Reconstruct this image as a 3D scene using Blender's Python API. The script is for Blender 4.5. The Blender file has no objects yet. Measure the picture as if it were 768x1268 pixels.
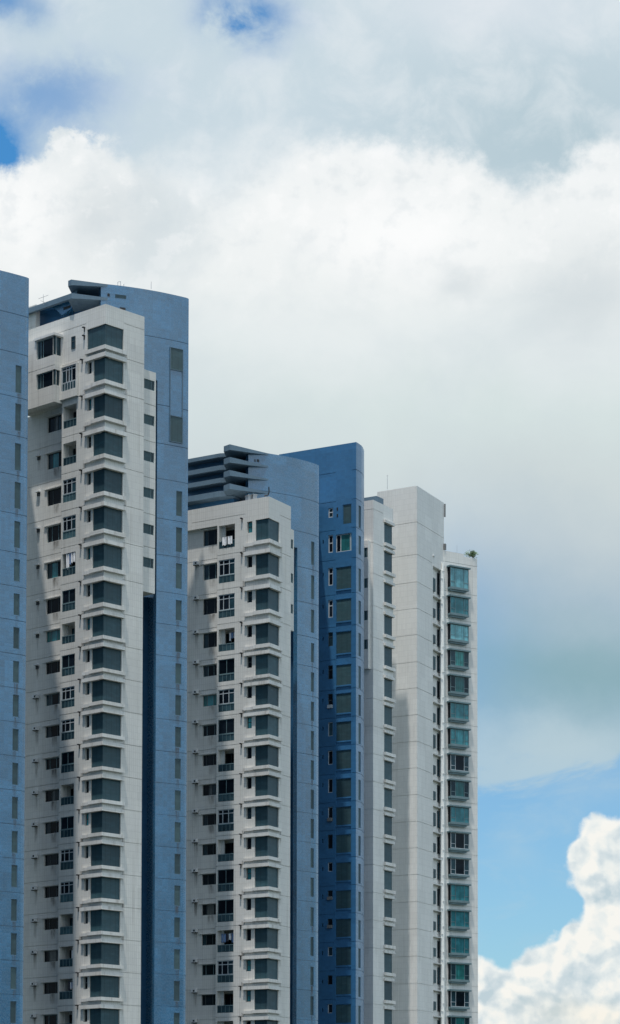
import bpy, math, random
from mathutils import Vector, Matrix

random.seed(7)
SC = bpy.context.scene
COL = SC.collection

# ------------------------------------------------------------------ camera
F_PX, W_PX, H_PX, PPX, PPY = 3200.0, 768.0, 1268.0, 384.0, 1265.0
PITCH = math.atan(185.0 / F_PX)
ROLL = 0.00173
CAM_Z = 8.0
CP, SP = math.cos(PITCH), math.sin(PITCH)
cd = bpy.data.cameras.new('camera')
cam = bpy.data.objects.new('camera', cd)
COL.objects.link(cam)
R0, U0, FW = Vector((1, 0, 0)), Vector((0, -SP, CP)), Vector((0, CP, SP))
RR, UU = (R0 + ROLL * U0).normalized(), (U0 - ROLL * R0).normalized()
m = Matrix.Identity(4)
for i in range(3):
    m[i][0], m[i][1], m[i][2] = RR[i], UU[i], -FW[i]
m[2][3] = CAM_Z
cam.matrix_world = m
cd.sensor_fit = 'VERTICAL'
cd.sensor_height = 36.0
cd.lens = F_PX / H_PX * 36.0
cd.shift_y = (PPY - H_PX / 2) / H_PX
cd.clip_start, cd.clip_end = 1.0, 20000.0
SC.camera = cam

# ------------------------------------------------------------------ light
SUN_EL, SUN_AZ = math.radians(75.5), math.radians(-20)   # azimuth: light travels away from the viewer and to the right
SUN_STRENGTH = 4.0
SKY_STRENGTH = 0.10
CLOUD_GAIN = 1.0
sd = bpy.data.lights.new('sun', 'SUN')
sd.energy, sd.angle, sd.color = SUN_STRENGTH, math.radians(1.2), (1.0, 0.95, 0.88)
sun = bpy.data.objects.new('sun', sd)
COL.objects.link(sun)
to_sun = Vector((math.sin(SUN_AZ) * math.cos(SUN_EL), -math.cos(SUN_AZ) * math.cos(SUN_EL), math.sin(SUN_EL)))
sun.rotation_euler = (-to_sun).to_track_quat('-Z', 'Y').to_euler()
sun.location = (0, 0, 300)

SC.view_settings.view_transform = 'Standard'
SC.view_settings.look = 'None'
SC.view_settings.exposure = 0.0
SC.view_settings.gamma = 1.0
SC.view_settings.use_curve_mapping = False
SC.render.engine = 'CYCLES'
SC.cycles.max_bounces = 6
SC.cycles.use_denoising = True

# ------------------------------------------------------------------ node helper
class NT:
    def __init__(s, tree):
        s.t = tree
        tree.nodes.clear()
    def n(s, kind, **kw):
        nd = s.t.nodes.new(kind)
        for k, v in kw.items():
            setattr(nd, k, v)
        return nd
    def put(s, sock, v):
        if hasattr(v, 'is_output') or isinstance(v, bpy.types.NodeSocket):
            s.t.links.new(v, sock)
        else:
            sock.default_value = v
    def m(s, op, a, b=None, c=None, clamp=False):
        nd = s.n('ShaderNodeMath', operation=op, use_clamp=clamp)
        s.put(nd.inputs[0], a)
        if b is not None: s.put(nd.inputs[1], b)
        if c is not None: s.put(nd.inputs[2], c)
        return nd.outputs[0]
    def v(s, op, a, b=None, scale=None):
        nd = s.n('ShaderNodeVectorMath', operation=op)
        s.put(nd.inputs[0], a)
        if b is not None: s.put(nd.inputs[1], b)
        if scale is not None: s.put(nd.inputs['Scale'], scale)
        return nd.outputs['Value' if op in ('DOT_PRODUCT', 'LENGTH') else 'Vector']
    def xyz(s, x, y, z=0.0):
        nd = s.n('ShaderNodeCombineXYZ')
        for i, q in enumerate((x, y, z)): s.put(nd.inputs[i], q)
        return nd.outputs[0]
    def sep(s, v):
        nd = s.n('ShaderNodeSeparateXYZ'); s.put(nd.inputs[0], v)
        return nd.outputs
    def noise(s, vec, scale, detail=4.0, rough=0.55, dist=0.0, color=False):
        nd = s.n('ShaderNodeTexNoise')
        s.put(nd.inputs['Vector'], vec)
        nd.inputs['Scale'].default_value = scale
        nd.inputs['Detail'].default_value = detail
        nd.inputs['Roughness'].default_value = rough
        nd.inputs['Distortion'].default_value = dist
        return nd.outputs['Color' if color else 'Fac']
    def ss(s, x, lo, hi, a=0.0, b=1.0):
        nd = s.n('ShaderNodeMapRange', interpolation_type='SMOOTHSTEP')
        s.put(nd.inputs[0], x)
        for i, q in enumerate((lo, hi, a, b)): s.put(nd.inputs[i + 1], q)
        return nd.outputs[0]
    def mix(s, f, a, b, blend='MIX'):
        nd = s.n('ShaderNodeMix', data_type='RGBA', blend_type=blend)
        s.put(nd.inputs[0], f)
        for q, sock in ((a, nd.inputs[6]), (b, nd.inputs[7])):
            if isinstance(q, (tuple, list)) and len(q) == 3: q = (*q, 1.0)
            s.put(sock, q)
        return nd.outputs[2]
    def ramp(s, f, stops, interp='EASE'):
        nd = s.n('ShaderNodeValToRGB')
        s.put(nd.inputs[0], f)
        cr = nd.color_ramp
        cr.interpolation = interp
        while len(cr.elements) > 1: cr.elements.remove(cr.elements[-1])
        cr.elements[0].position = stops[0][0]
        for i, (p, c) in enumerate(stops):
            e = cr.elements[0] if i == 0 else cr.elements.new(p)
            if not isinstance(c, (tuple, list)): c = (c, c, c)
            e.color = (*c[:3], 1.0)
        return nd.outputs[0]

def lin(r, g, b):
    return tuple(((c / 255) / 12.92 if c / 255 <= 0.04045 else ((c / 255 + 0.055) / 1.055) ** 2.4) for c in (r, g, b))

# ------------------------------------------------------------------ sky
world = bpy.data.worlds.new('World')
SC.world = world
world.use_nodes = True
k = NT(world.node_tree)
D = k.n('ShaderNodeTexCoord').outputs['Generated']
dx, dy, dz = k.sep(D)
zc = k.m('MAXIMUM', k.v('DOT_PRODUCT', D, tuple(FW)), 0.02)
X = k.m('MULTIPLY_ADD', k.m('DIVIDE', k.v('DOT_PRODUCT', D, tuple(RR)), zc), F_PX / 100, PPX / 100)
Y = k.m('MULTIPLY_ADD', k.m('DIVIDE', k.v('DOT_PRODUCT', D, tuple(UU)), zc), -F_PX / 100, PPY / 100)
P0 = k.xyz(X, Y)
big = k.v('SUBTRACT', k.noise(P0, 0.55, 6, 0.6, color=True), (0.5, 0.5, 0.5))
fin_ = k.v('SUBTRACT', k.noise(k.v('ADD', P0, (31, 7, 3)), 2.2, 8, 0.62, color=True), (0.5, 0.5, 0.5))
P1 = k.v('ADD', k.v('ADD', P0, k.v('SCALE', big, scale=0.9)), k.v('SCALE', fin_, scale=0.35))
X1, Y1, _ = k.sep(P1)

def blob(x, y, rx, ry, P=None):
    a = k.v('MULTIPLY', k.v('SUBTRACT', P if P is not None else P1, (x, y, 0)), (1 / rx, 1 / ry, 0))
    return k.m('EXPONENT', k.m('MULTIPLY', k.v('DOT_PRODUCT', a, a), -1.0))

def add(*q):
    r = q[0]
    for e in q[1:]: r = k.m('ADD', r, e)
    return r

nlow = k.noise(k.v('ADD', P0, (3, 11, 5)), 0.38, 5, 0.55, 0.4)
nmid = k.noise(k.v('ADD', P0, (17, 2, 9)), 1.1, 7, 0.6, 0.3)

# upper veil of cloud
upper = k.mix(k.m('MULTIPLY', blob(6.9, 1.7, 2.0, 1.1), 0.9), lin(201, 217, 226), lin(180, 201, 211))
upper = k.mix(k.m('MULTIPLY', k.ss(nmid, 0.42, 0.7), 0.55), upper, lin(228, 235, 239))
upper = k.mix(k.m('MULTIPLY', blob(6.0, 0.1, 1.3, 0.5), 0.6), upper, lin(229, 234, 240))
# edge of the great cumulus bank
edge = k.ramp(k.m('DIVIDE', X1, 7.68, clamp=True),
              [(0.0, 2.18 / 4), (0.06, 1.85 / 4), (0.11, 1.60 / 4), (0.16, 1.72 / 4), (0.235, 1.98 / 4), (0.34, 2.1 / 4),
               (0.45, 1.8 / 4), (0.56, 1.68 / 4), (0.69, 1.78 / 4), (0.78, 2.02 / 4), (0.855, 2.38 / 4), (0.9, 2.15 / 4),
               (0.95, 1.75 / 4), (1.0, 1.68 / 4)], 'B_SPLINE')
billow = k.v('DOT_PRODUCT', fin_, (0.0, 0.9, 0.0))
d_edge = k.m('ADD', k.m('SUBTRACT', Y, k.m('MULTIPLY', edge, 4.0)), billow)
soft = k.m('ADD', k.m('SUBTRACT', 0.19, k.m('MULTIPLY', blob(0.9, 1.65, 1.0, 0.6, P0), 0.14)), k.m('MULTIPLY', blob(2.75, 1.9, 0.75, 1.5, P0), 0.7))
bank = k.ss(k.m('DIVIDE', d_edge, soft), -1.0, 1.3)
bank_col = k.ramp(k.m('DIVIDE', k.m('ADD', Y, k.m('MULTIPLY', k.sep(big)[0], 1.6)), 12.68, clamp=True),
                  [(0.12, lin(243, 246, 247)), (0.27, lin(238, 242, 242)), (0.33, lin(229, 236, 237)), (0.40, lin(213, 225, 225)),
                   (0.47, lin(204, 215, 217)), (0.53, lin(190, 204, 211)), (0.59, lin(170, 191, 204)),
                   (0.66, lin(146, 178, 190)), (0.70, lin(150, 182, 198)), (0.735, lin(176, 201, 214)), (0.80, lin(176, 204, 220))], 'LINEAR')
relief = k.m('SUBTRACT', k.noise(k.v('ADD', P0, (5, 5, 0)), 1.3, 7, 0.6),
             k.noise(k.v('ADD', P0, (5.12, 5.16, 0)), 1.3, 7, 0.6))
bank_col = k.mix(k.m('MULTIPLY', k.ss(nlow, 0.44, 0.68), k.ss(Y, 7.5, 2.0, 0.1, 0.75)), bank_col, lin(208, 219, 224))
bank_col = k.mix(k.m('MULTIPLY', add(blob(7.3, 3.7, 0.7, 0.6), blob(5.7, 3.4, 0.3, 0.2), blob(1.1, 2.75, 0.55, 0.5)), 0.75), bank_col, lin(208, 217, 221))
bank_col = k.mix(k.m('MULTIPLY', add(blob(4.9, 2.9, 1.2, 0.5), blob(0.3, 2.6, 0.5, 0.6)), 0.9, clamp=True), bank_col, lin(252, 253, 253))
calm = k.ss(Y, 4.6, 2.2)
bank_col = k.mix(k.m('MULTIPLY', k.ss(relief, 0.0, 0.16, 0.0, 0.30), calm), bank_col, lin(205, 216, 222))
bank_col = k.mix(k.m('MULTIPLY', k.ss(relief, -0.02, -0.16, 0.0, 0.40), calm), bank_col, lin(255, 255, 255))
# lower layer: soft grey streaks
bank_col = k.mix(k.m('MULTIPLY', blob(7.2, 8.4, 1.3, 0.45), 0.5), bank_col, lin(132, 170, 180))
bank_col = k.mix(k.m('MULTIPLY', blob(6.8, 9.15, 1.1, 0.35), 0.75), bank_col, lin(184, 205, 214))
cloud = k.mix(bank, upper, bank_col)

# blue gaps
wisp = k.ss(nmid, 0.30, 0.62)
gap_top = k.m('MULTIPLY', add(k.m('MULTIPLY', blob(-0.08, 1.84, 0.40, 0.36), 1.3),
                              k.m('MULTIPLY', blob(0.0, 0.05, 0.5, 0.25), 0.8),
                              k.m('MULTIPLY', k.m('MULTIPLY', blob(3.05, 0.14, 0.55, 0.36), 1.15), wisp),
                              k.m('MULTIPLY', k.m('MULTIPLY', blob(0.6, 1.2, 0.95, 0.5), 0.72), wisp)),
              k.m('SUBTRACT', 1.0, bank))
wav = k.noise(k.v('MULTIPLY', P0, (0.8, 1.6, 1.0)), 0.9, 7, 0.62, 0.5)
gap_low = k.ss(add(Y, k.m('MULTIPLY', k.m('SUBTRACT', wav, 0.5), 2.6), k.m('MULTIPLY', k.m('SUBTRACT', X, 6.8), 0.12)), 9.25, 9.95)
gap_low = k.m('MULTIPLY', gap_low, k.m('SUBTRACT', 1.0, k.m('MULTIPLY', k.ss(wav, 0.52, 0.72), 0.28)))
gap_low = k.m('MULTIPLY', gap_low, k.m('SUBTRACT', 1.0, k.m('MULTIPLY', add(blob(6.35, 10.55, 0.26, 0.2), blob(7.3, 9.8, 0.6, 0.25)), 0.32)))
gap_side = k.m('MULTIPLY', blob(5.8, 8.0, 0.75, 1.3), 0.45)
gap = k.m('MINIMUM', add(gap_top, gap_low, gap_side), 1.0)
nish = k.n('ShaderNodeTexSky', sky_type='NISHITA')
nish.sun_disc = False
nish.sun_elevation = SUN_EL
nish.sun_rotation = math.pi - SUN_AZ
nish.air_density, nish.dust_density, nish.ozone_density = 1.0, 0.6, 2.0
blue = k.v('SCALE', nish.outputs[0], scale=SKY_STRENGTH)
blue_tint = k.mix(k.ss(Y, 2.0, 9.0), (0.46, 1.16, 1.52), (0.80, 1.13, 1.30))
blue = k.v('MULTIPLY', blue, blue_tint)
sky = k.mix(gap, cloud, blue)

# cumulus low on the right
fine2 = k.m('SUBTRACT', k.noise(k.v('ADD', P0, (9, 21, 4)), 2.6, 8, 0.6), 0.5)
vor = k.n('ShaderNodeTexVoronoi', feature='SMOOTH_F1', voronoi_dimensions='2D')
k.put(vor.inputs['Vector'], k.v('ADD', P0, k.v('SCALE', fin_, scale=0.35)))
vor.inputs['Scale'].default_value = 2.9
vor.inputs['Smoothness'].default_value = 0.4
puff = vor.outputs['Distance']
def circles(lst):
    r = None
    for (x, y, q) in lst:
        dd = k.m('SUBTRACT', k.v('LENGTH', k.v('SUBTRACT', P0, (x, y, 0))), q)
        r = dd if r is None else k.m('SMOOTH_MIN', r, dd, 0.08)
    return r
sdf = circles([(7.62, 10.68, 0.60), (7.8, 11.35, 0.60), (6.05, 12.35, 0.50), (6.55, 12.2, 0.40), (6.95, 12.05, 0.45),
               (7.3, 11.9, 0.50), (7.0, 12.7, 0.8), (8.2, 11.4, 0.9), (6.0, 13.2, 0.9), (8.4, 12.4, 1.2)])
sdf = add(sdf, k.m('MULTIPLY', fine2, 0.17), k.m('MULTIPLY', k.m('SUBTRACT', puff, 0.45), 0.20), 0.02)
cum = k.ss(sdf, 0.035, -0.05)
def billows(P):
    q = k.v('ADD', P, k.v('SCALE', k.v('SUBTRACT', k.noise(P, 1.6, 5, 0.6, color=True), (0.5, 0.5, 0.5)), scale=0.55))
    out = None
    for sc_, am in ((1.5, 0.60), (3.4, 0.30), (7.5, 0.14)):
        vv = k.n('ShaderNodeTexVoronoi', feature='SMOOTH_F1', voronoi_dimensions='2D')
        k.put(vv.inputs['Vector'], q)
        vv.inputs['Scale'].default_value = sc_
        vv.inputs['Smoothness'].default_value = 0.22
        e = k.m('MULTIPLY', vv.outputs['Distance'], -am)
        out = e if out is None else k.m('ADD', out, e)
    return k.m('ADD', out, k.m('MULTIPLY', k.noise(P, 5.0, 6, 0.6), 0.10))
ridge = k.m('SUBTRACT', billows(P0), billows(k.v('ADD', P0, (-0.07, -0.11, 0))))
lightv = add(k.m('MULTIPLY', ridge, 2.3), 0.70,
             k.m('MULTIPLY', blob(7.6, 12.3, 0.7, 0.35, P1), -0.22), k.m('MULTIPLY', blob(6.3, 12.3, 0.45, 0.3, P1), -0.12))
cum_col = k.ramp(lightv, [(0.0, lin(190, 208, 216)), (0.40, lin(212, 223, 227)), (0.70, lin(231, 237, 236)), (1.0, lin(247, 246, 240))], 'LINEAR')
cum_col = k.mix(k.m('MULTIPLY', blob(7.3, 12.5, 0.8, 0.22, P1), 0.25), cum_col, lin(250, 236, 208))
cum_col = k.mix(k.ss(sdf, 0.0, -0.16, 0.3, 0.0), cum_col, lin(246, 248, 246))
sky = k.mix(cum, sky, cum_col)

# the rest of the sky dome, outside the part the photograph shows: scattered bright cloud, brighter towards the sun, and boosted on the right to lift right-facing walls
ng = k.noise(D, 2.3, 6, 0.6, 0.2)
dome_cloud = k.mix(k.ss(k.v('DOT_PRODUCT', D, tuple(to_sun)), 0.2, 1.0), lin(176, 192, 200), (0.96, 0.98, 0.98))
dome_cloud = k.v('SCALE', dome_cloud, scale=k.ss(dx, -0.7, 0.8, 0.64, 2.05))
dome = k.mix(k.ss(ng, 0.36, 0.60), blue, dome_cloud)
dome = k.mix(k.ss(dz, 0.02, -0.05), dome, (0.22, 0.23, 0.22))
inview = k.m('MULTIPLY', k.ss(k.m('ABSOLUTE', k.m('SUBTRACT', X, 3.84)), 9.0, 5.5),
             k.m('MULTIPLY', k.ss(Y, -4.0, -1.2), k.ss(Y, 14.8, 13.6)))
inview = k.m('MULTIPLY', inview, k.ss(dy, 0.3, 0.6))
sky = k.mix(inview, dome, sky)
bg = k.n('ShaderNodeBackground')
k.put(bg.inputs[0], sky)
bg.inputs[1].default_value = CLOUD_GAIN
wo = k.n('ShaderNodeOutputWorld')
k.t.links.new(bg.outputs[0], wo.inputs[0])
world.cycles.sampling_method = 'MANUAL'
world.cycles.sample_map_resolution = 512

# ------------------------------------------------------------------ materials
def base_mat(name, rough=0.7, spec=0.3):
    mt = bpy.data.materials.new(name)
    mt.use_nodes = True
    t = NT(mt.node_tree)
    b = t.n('ShaderNodeBsdfPrincipled')
    o = t.n('ShaderNodeOutputMaterial')
    t.t.links.new(b.outputs[0], o.inputs[0])
    b.inputs['Roughness'].default_value = rough
    b.inputs['Specular IOR Level'].default_value = spec
    return mt, t, b

def plain(name, col, rough=0.6, spec=0.3, var=0.12, scale=1.5, metal=0.0):
    mt, t, b = base_mat(name, rough, spec)
    g = t.n('ShaderNodeNewGeometry').outputs['Position']
    nz = t.noise(g, scale, 5, 0.6)
    c = t.mix(t.ss(nz, 0.3, 0.7), tuple(q * (1 - var) for q in col), tuple(min(1, q * (1 + var)) for q in col))
    t.put(b.inputs['Base Color'], c)
    b.inputs['Metallic'].default_value = metal
    return mt

def tiled(name, col, dark, warm, tile=(0.30, 0.15), grout=0.86, streak=0.35, mott=0.10, rough=(0.45, 0.7), spec=0.35, ior=1.5):
    """small ceramic facade tile: courses, rain streaks, patchy replacement areas"""
    mt, t, b = base_mat(name, 0.55, spec)
    b.inputs['IOR'].default_value = ior
    uv = t.n('ShaderNodeUVMap').outputs[0]
    pos = t.n('ShaderNodeNewGeometry').outputs['Position']
    u, v, _ = t.sep(uv)
    br = t.n('ShaderNodeTexBrick')
    t.put(br.inputs['Vector'], uv)
    br.offset = 0.0
    br.inputs['Color1'].default_value = (1, 1, 1, 1)
    br.inputs['Color2'].default_value = (1 - mott, 1 - mott, 1 - mott, 1)
    br.inputs['Mortar'].default_value = (grout, grout, grout, 1)
    br.inputs['Scale'].default_value = 1.0
    br.inputs['Mortar Size'].default_value = 0.02
    br.inputs['Brick Width'].default_value = tile[0]
    br.inputs['Row Height'].default_value = tile[1]
    c = t.mix(t.ss(t.noise(pos, 0.35, 5, 0.6), 0.35, 0.7), col, warm)
    st = t.noise(t.xyz(t.m('MULTIPLY', u, 2.2), t.m('MULTIPLY', v, 0.10), 0.0), 1.0, 6, 0.65)
    st2 = t.noise(t.xyz(t.m('MULTIPLY', u, 6.0), t.m('MULTIPLY', v, 0.25), 3.0), 1.0, 5, 0.6)
    c = t.mix(t.m('MULTIPLY', t.ss(st, 0.50, 0.80), streak), c, dark)
    c = t.mix(t.m('MULTIPLY', t.ss(st2, 0.55, 0.80), streak * 0.6), c, dark)
    spk = t.noise(uv, 5.5, 3, 0.7)
    c = t.mix(t.m('MULTIPLY', t.ss(spk, 0.45, 0.75), mott * 2.0), c, dark)
    c = t.mix(1.0, c, br.outputs['Color'], 'MULTIPLY')
    pb = t.n('ShaderNodeTexBrick')
    t.put(pb.inputs['Vector'], t.v('ADD', uv, (0.7, 0.4, 0.0)))
    pb.offset = 0.37
    pv = 1 - 0.9 * mott if mott > 0.1 else 1 - 1.3 * mott
    pb.inputs['Color1'].default_value = (1.03, 1.03, 1.03, 1)
    pb.inputs['Color2'].default_value = (pv, pv, pv, 1)
    pb.inputs['Mortar'].default_value = (1, 1, 1, 1)
    pb.inputs['Scale'].default_value = 1.0
    pb.inputs['Mortar Size'].default_value = 0.0
    pb.inputs['Brick Width'].default_value = 1.9
    pb.inputs['Row Height'].default_value = 2.6
    c = t.mix(1.0, c, pb.outputs['Color'], 'MULTIPLY')
    t.put(b.inputs['Base Color'], c)
    bmp = t.n('ShaderNodeBump')
    bmp.inputs['Strength'].default_value = 0.15
    bmp.inputs['Distance'].default_value = 0.02
    t.put(bmp.inputs['Height'], br.outputs['Fac'])
    bmp.invert = True
    t.put(b.inputs['Normal'], bmp.outputs[0])
    t.put(b.inputs['Roughness'], t.ss(spk, 0.2, 0.8, *rough))
    return mt

def louvre(name, col, pitch=0.16, vert=False):
    mt, t, b = base_mat(name, 0.5, 0.35)
    uv = t.n('ShaderNodeUVMap').outputs[0]
    u, v, _ = t.sep(uv)
    s = t.m('FRACT', t.m('DIVIDE', u if vert else v, pitch))
    tri = t.m('ABSOLUTE', t.m('SUBTRACT', s, 0.5))
    nz = t.noise(uv, 1.2, 5, 0.6)
    c = t.mix(t.ss(tri, 0.15, 0.45), tuple(q * 0.85 for q in col), tuple(q * 1.15 for q in col))
    c = t.mix(t.ss(nz, 0.35, 0.75, 0.0, 0.5), c, tuple(q * 0.7 + 0.025 for q in col))
    fade = t.noise(t.xyz(t.m('MULTIPLY', u, 0.9), t.m('MULTIPLY', v, 3.0), 0), 1.0, 4, 0.6)
    c = t.mix(t.ss(fade, 0.45, 0.75, 0.0, 0.45), c, tuple(q * 1.7 + 0.01 for q in col))
    seam = t.m('ABSOLUTE', t.m('SUBTRACT', t.m('FRACT', t.m('DIVIDE', u, 0.62)), 0.5))
    c = t.mix(t.ss(seam, 0.44, 0.49, 0.0, 0.6), c, tuple(q * 0.4 for q in col))
    rv = t.n('ShaderNodeObjectInfo').outputs['Random']
    c = t.mix(1.0, c, t.ramp(rv, [(0.0, (0.72, 0.74, 0.76)), (1.0, (1.28, 1.25, 1.2))], 'LINEAR'), 'MULTIPLY')
    t.put(b.inputs['Base Color'], c)
    bmp = t.n('ShaderNodeBump')
    bmp.inputs['Strength'].default_value = 0.25
    bmp.inputs['Distance'].default_value = 0.04
    t.put(bmp.inputs['Height'], tri)
    t.put(b.inputs['Normal'], bmp.outputs[0])
    return mt

def glass(name, col, rough=0.08, spec=0.35, fold=0.0):
    mt, t, b = base_mat(name, rough, spec)
    uv = t.n('ShaderNodeUVMap').outputs[0]
    u, v, _ = t.sep(uv)
    pos = t.n('ShaderNodeNewGeometry').outputs['Position']
    nz = t.noise(pos, 1.4, 4, 0.6)
    c = t.mix(t.ss(nz, 0.38, 0.64), tuple(q * 0.75 for q in col), tuple(q * 1.2 for q in col))
    rv = t.n('ShaderNodeObjectInfo').outputs['Random']
    c = t.mix(1.0, c, t.ramp(rv, [(0.0, (0.55, 0.6, 0.65)), (0.7, (1.0, 1.0, 1.0)), (1.0, (1.9, 1.8, 1.7))], 'LINEAR'), 'MULTIPLY')
    if fold:
        w = t.noise(t.xyz(t.m('MULTIPLY', u, 7.0), t.m('MULTIPLY', v, 0.15), 0), 1.0, 3, 0.5)
        c = t.mix(t.ss(w, 0.35, 0.65, 0.0, fold), c, tuple(q * 0.35 for q in col))
    t.put(b.inputs['Base Color'], c)
    wob = t.n('ShaderNodeBump')
    wob.inputs['Strength'].default_value = 0.05
    t.put(wob.inputs['Height'], t.noise(pos, 0.9, 2, 0.5))
    t.put(b.inputs['Normal'], wob.outputs[0])
    return mt

M = {}
M['white'] = tiled('white_tile', (0.66, 0.65, 0.62), (0.38, 0.36, 0.33), (0.68, 0.67, 0.63), (0.25, 0.60), 0.84, 0.50, 0.05)
M['white_fresh'] = tiled('fresh_white_tile', (0.75, 0.74, 0.71), (0.50, 0.48, 0.45), (0.76, 0.75, 0.72), (0.25, 0.60), 0.87, 0.45, 0.05)
M['band'] = tiled('white_render', (0.70, 0.70, 0.68), (0.30, 0.27, 0.24), (0.66, 0.64, 0.60), (0.9, 5.0), 0.85, 0.75, 0.06)
M['blue'] = tiled('blue_tile', (0.032, 0.165, 0.325), (0.020, 0.105, 0.225), (0.044, 0.180, 0.340), (0.45, 0.30), 0.86, 0.6, 0.24, (0.18, 0.36), 1.0, 1.57)
M['deep_blue'] = tiled('deep_blue_tile', (0.036, 0.150, 0.312), (0.025, 0.10, 0.21), (0.042, 0.160, 0.32), (0.45, 0.30), 0.92, 0.45, 0.14, (0.25, 0.45), 0.6)
M['blue_skylit'] = tiled('skylit_blue_tile', (0.13, 0.235, 0.37), (0.08, 0.15, 0.25), (0.15, 0.25, 0.38), (0.45, 0.30), 0.90, 0.5, 0.16, (0.3, 0.45), 0.7)  # blue tile with glancing skylight put into its colour, for the rounded end
M['fin'] = tiled('blue_grey_render', (0.120, 0.190, 0.255), (0.07, 0.115, 0.16), (0.13, 0.20, 0.26), (1.5, 5.0), 0.9, 0.5, 0.08)
M['louvre'] = louvre('dark_louvre', (0.022, 0.060, 0.078), 0.10)
M['louvre_strip'] = louvre('green_grey_louvre', (0.042, 0.082, 0.095), 0.10)
M['louvre_kitchen'] = louvre('grey_louvre', (0.028, 0.068, 0.082), 0.10)
M['glass'] = glass('dark_glass', (0.006, 0.010, 0.016), 0.06, 0.12)
M['glass_blue'] = glass('blue_glass', (0.018, 0.045, 0.06), 0.08, 0.2)
M['glass_teal'] = glass('teal_curtained_glass', (0.06, 0.30, 0.34), 0.10, 0.35, 0.6)
M['glass_green'] = glass('green_curtained_glass', (0.03, 0.19, 0.19), 0.10, 0.35, 0.6)
M['glass_pale'] = glass('pale_curtained_glass', (0.18, 0.46, 0.52), 0.12, 0.35, 0.5)
M['curtain'] = glass('curtained_glass', (0.13, 0.14, 0.14), 0.15, 0.3, 0.5)
M['frame_dark'] = plain('dark_frame', (0.05, 0.065, 0.07), 0.45, 0.4)
M['frame_white'] = plain('white_frame', (0.42, 0.46, 0.49), 0.45, 0.4)
M['frame_teal'] = plain('teal_grey_frame', (0.13, 0.20, 0.22), 0.45, 0.4)
M['rail'] = glass('balcony_panel', (0.038, 0.078, 0.095), 0.2, 0.3)
def stain_mat():
    mt, t, b = base_mat('rain_stain', 0.9, 0.1)
    uv = t.n('ShaderNodeUVMap').outputs[0]
    pos = t.n('ShaderNodeNewGeometry').outputs['Position']
    u, v, _ = t.sep(uv)
    rv = t.n('ShaderNodeObjectInfo').outputs['Random']
    ns = t.noise(t.xyz(t.m('MULTIPLY', u, 3.0), t.m('MULTIPLY', v, 0.8), t.m('MULTIPLY', rv, 40.0)), 1.0, 5, 0.65)
    edge = t.m('MULTIPLY', t.ss(t.m('ABSOLUTE', t.m('SUBTRACT', u, 0.5)), 0.5, 0.2), t.m('POWER', v, 0.7))
    al = t.m('MULTIPLY', t.m('MULTIPLY', edge, t.ss(ns, 0.25, 0.75)), t.m('MULTIPLY_ADD', rv, 0.4, 0.45), clamp=True)
    b.inputs['Base Color'].default_value = (0.13, 0.115, 0.10, 1)
    t.put(b.inputs['Alpha'], al)
    return mt
M['stain'] = stain_mat()
M['pipe'] = plain('white_pipe', (0.84, 0.84, 0.81), 0.4, 0.4, 0.06, 3)
M['pipe_dark'] = plain('grey_pipe', (0.16, 0.16, 0.16), 0.5, 0.3)
M['black'] = plain('black_metal', (0.02, 0.022, 0.025), 0.5, 0.3)
M['unit'] = plain('air_conditioner_white', (0.62, 0.63, 0.63), 0.5, 0.4)
M['metal'] = plain('galvanised', (0.35, 0.36, 0.37), 0.4, 0.5, metal=0.6)
M['cloth'] = plain('white_cloth', (0.8, 0.8, 0.82), 0.9, 0.1, 0.1, 4)
M['cloth_blue'] = plain('blue_cloth', (0.20, 0.30, 0.50), 0.9, 0.1, 0.2, 4)
M['cloth_dark'] = plain('dark_cloth', (0.06, 0.06, 0.08), 0.9, 0.1, 0.2, 4)
M['leaf'] = plain('leaf', (0.12, 0.19, 0.085), 0.6, 0.3, 0.5, 6)
M['bark'] = plain('bark', (0.12, 0.09, 0.06), 0.9, 0.1)
M['ground'] = plain('ground_concrete', (0.06, 0.07, 0.055), 0.9, 0.2, 0.25, 0.05)

# ------------------------------------------------------------------ geometry helpers
def ray(x, y):
    a, b = (x - PPX), (PPY - y)
    a0, b0 = a - ROLL * b, b + ROLL * a
    xr, yr = a0 / F_PX, b0 / F_PX
    return Vector((xr, CP - yr * SP, SP + yr * CP))

def pt(x, Y, y=780):
    r = ray(x, y)
    return Vector((r.x / r.y * Y, Y))

def zat(y, p, x=None):
    """height of picture row y on the plumb line through plan point p"""
    r = ray(PPX + p.x / p.y * F_PX if x is None else x, y)
    return CAM_Z + p.y * r.z / r.y

class Face:
    """vertical plane: plan origin o, unit direction d; n points to the viewer"""
    def __init__(s, o, d, off=0.0):
        s.o, s.d = Vector(o), Vector(d).normalized()
        s.n = Vector((s.d.y, -s.d.x))
        if s.n.dot(-s.o) < 0: s.n = -s.n
        s.off = off
    def shifted(s, off):
        f = Face(s.o, s.d); f.n = s.n; f.o = s.o + s.n * off
        return f
    def at(s, q, off=0.0):
        return s.o + s.d * q + s.n * off
    def s_px(s, x, y=780, off=0.0):
        r = ray(x, y); o = s.o + s.n * off
        det = s.d.x * r.y - s.d.y * r.x
        return (-o.x * r.y + o.y * r.x) / det
    def p_px(s, x, y=780, off=0.0):
        return s.at(s.s_px(x, y, off), off)
    def z_px(s, x, y, off=0.0):
        return zat(y, s.p_px(x, y, off), x)

def dirv(deg):                        # angle from the view axis, + to the right
    a = math.radians(deg)
    return Vector((math.sin(a), math.cos(a)))

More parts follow.
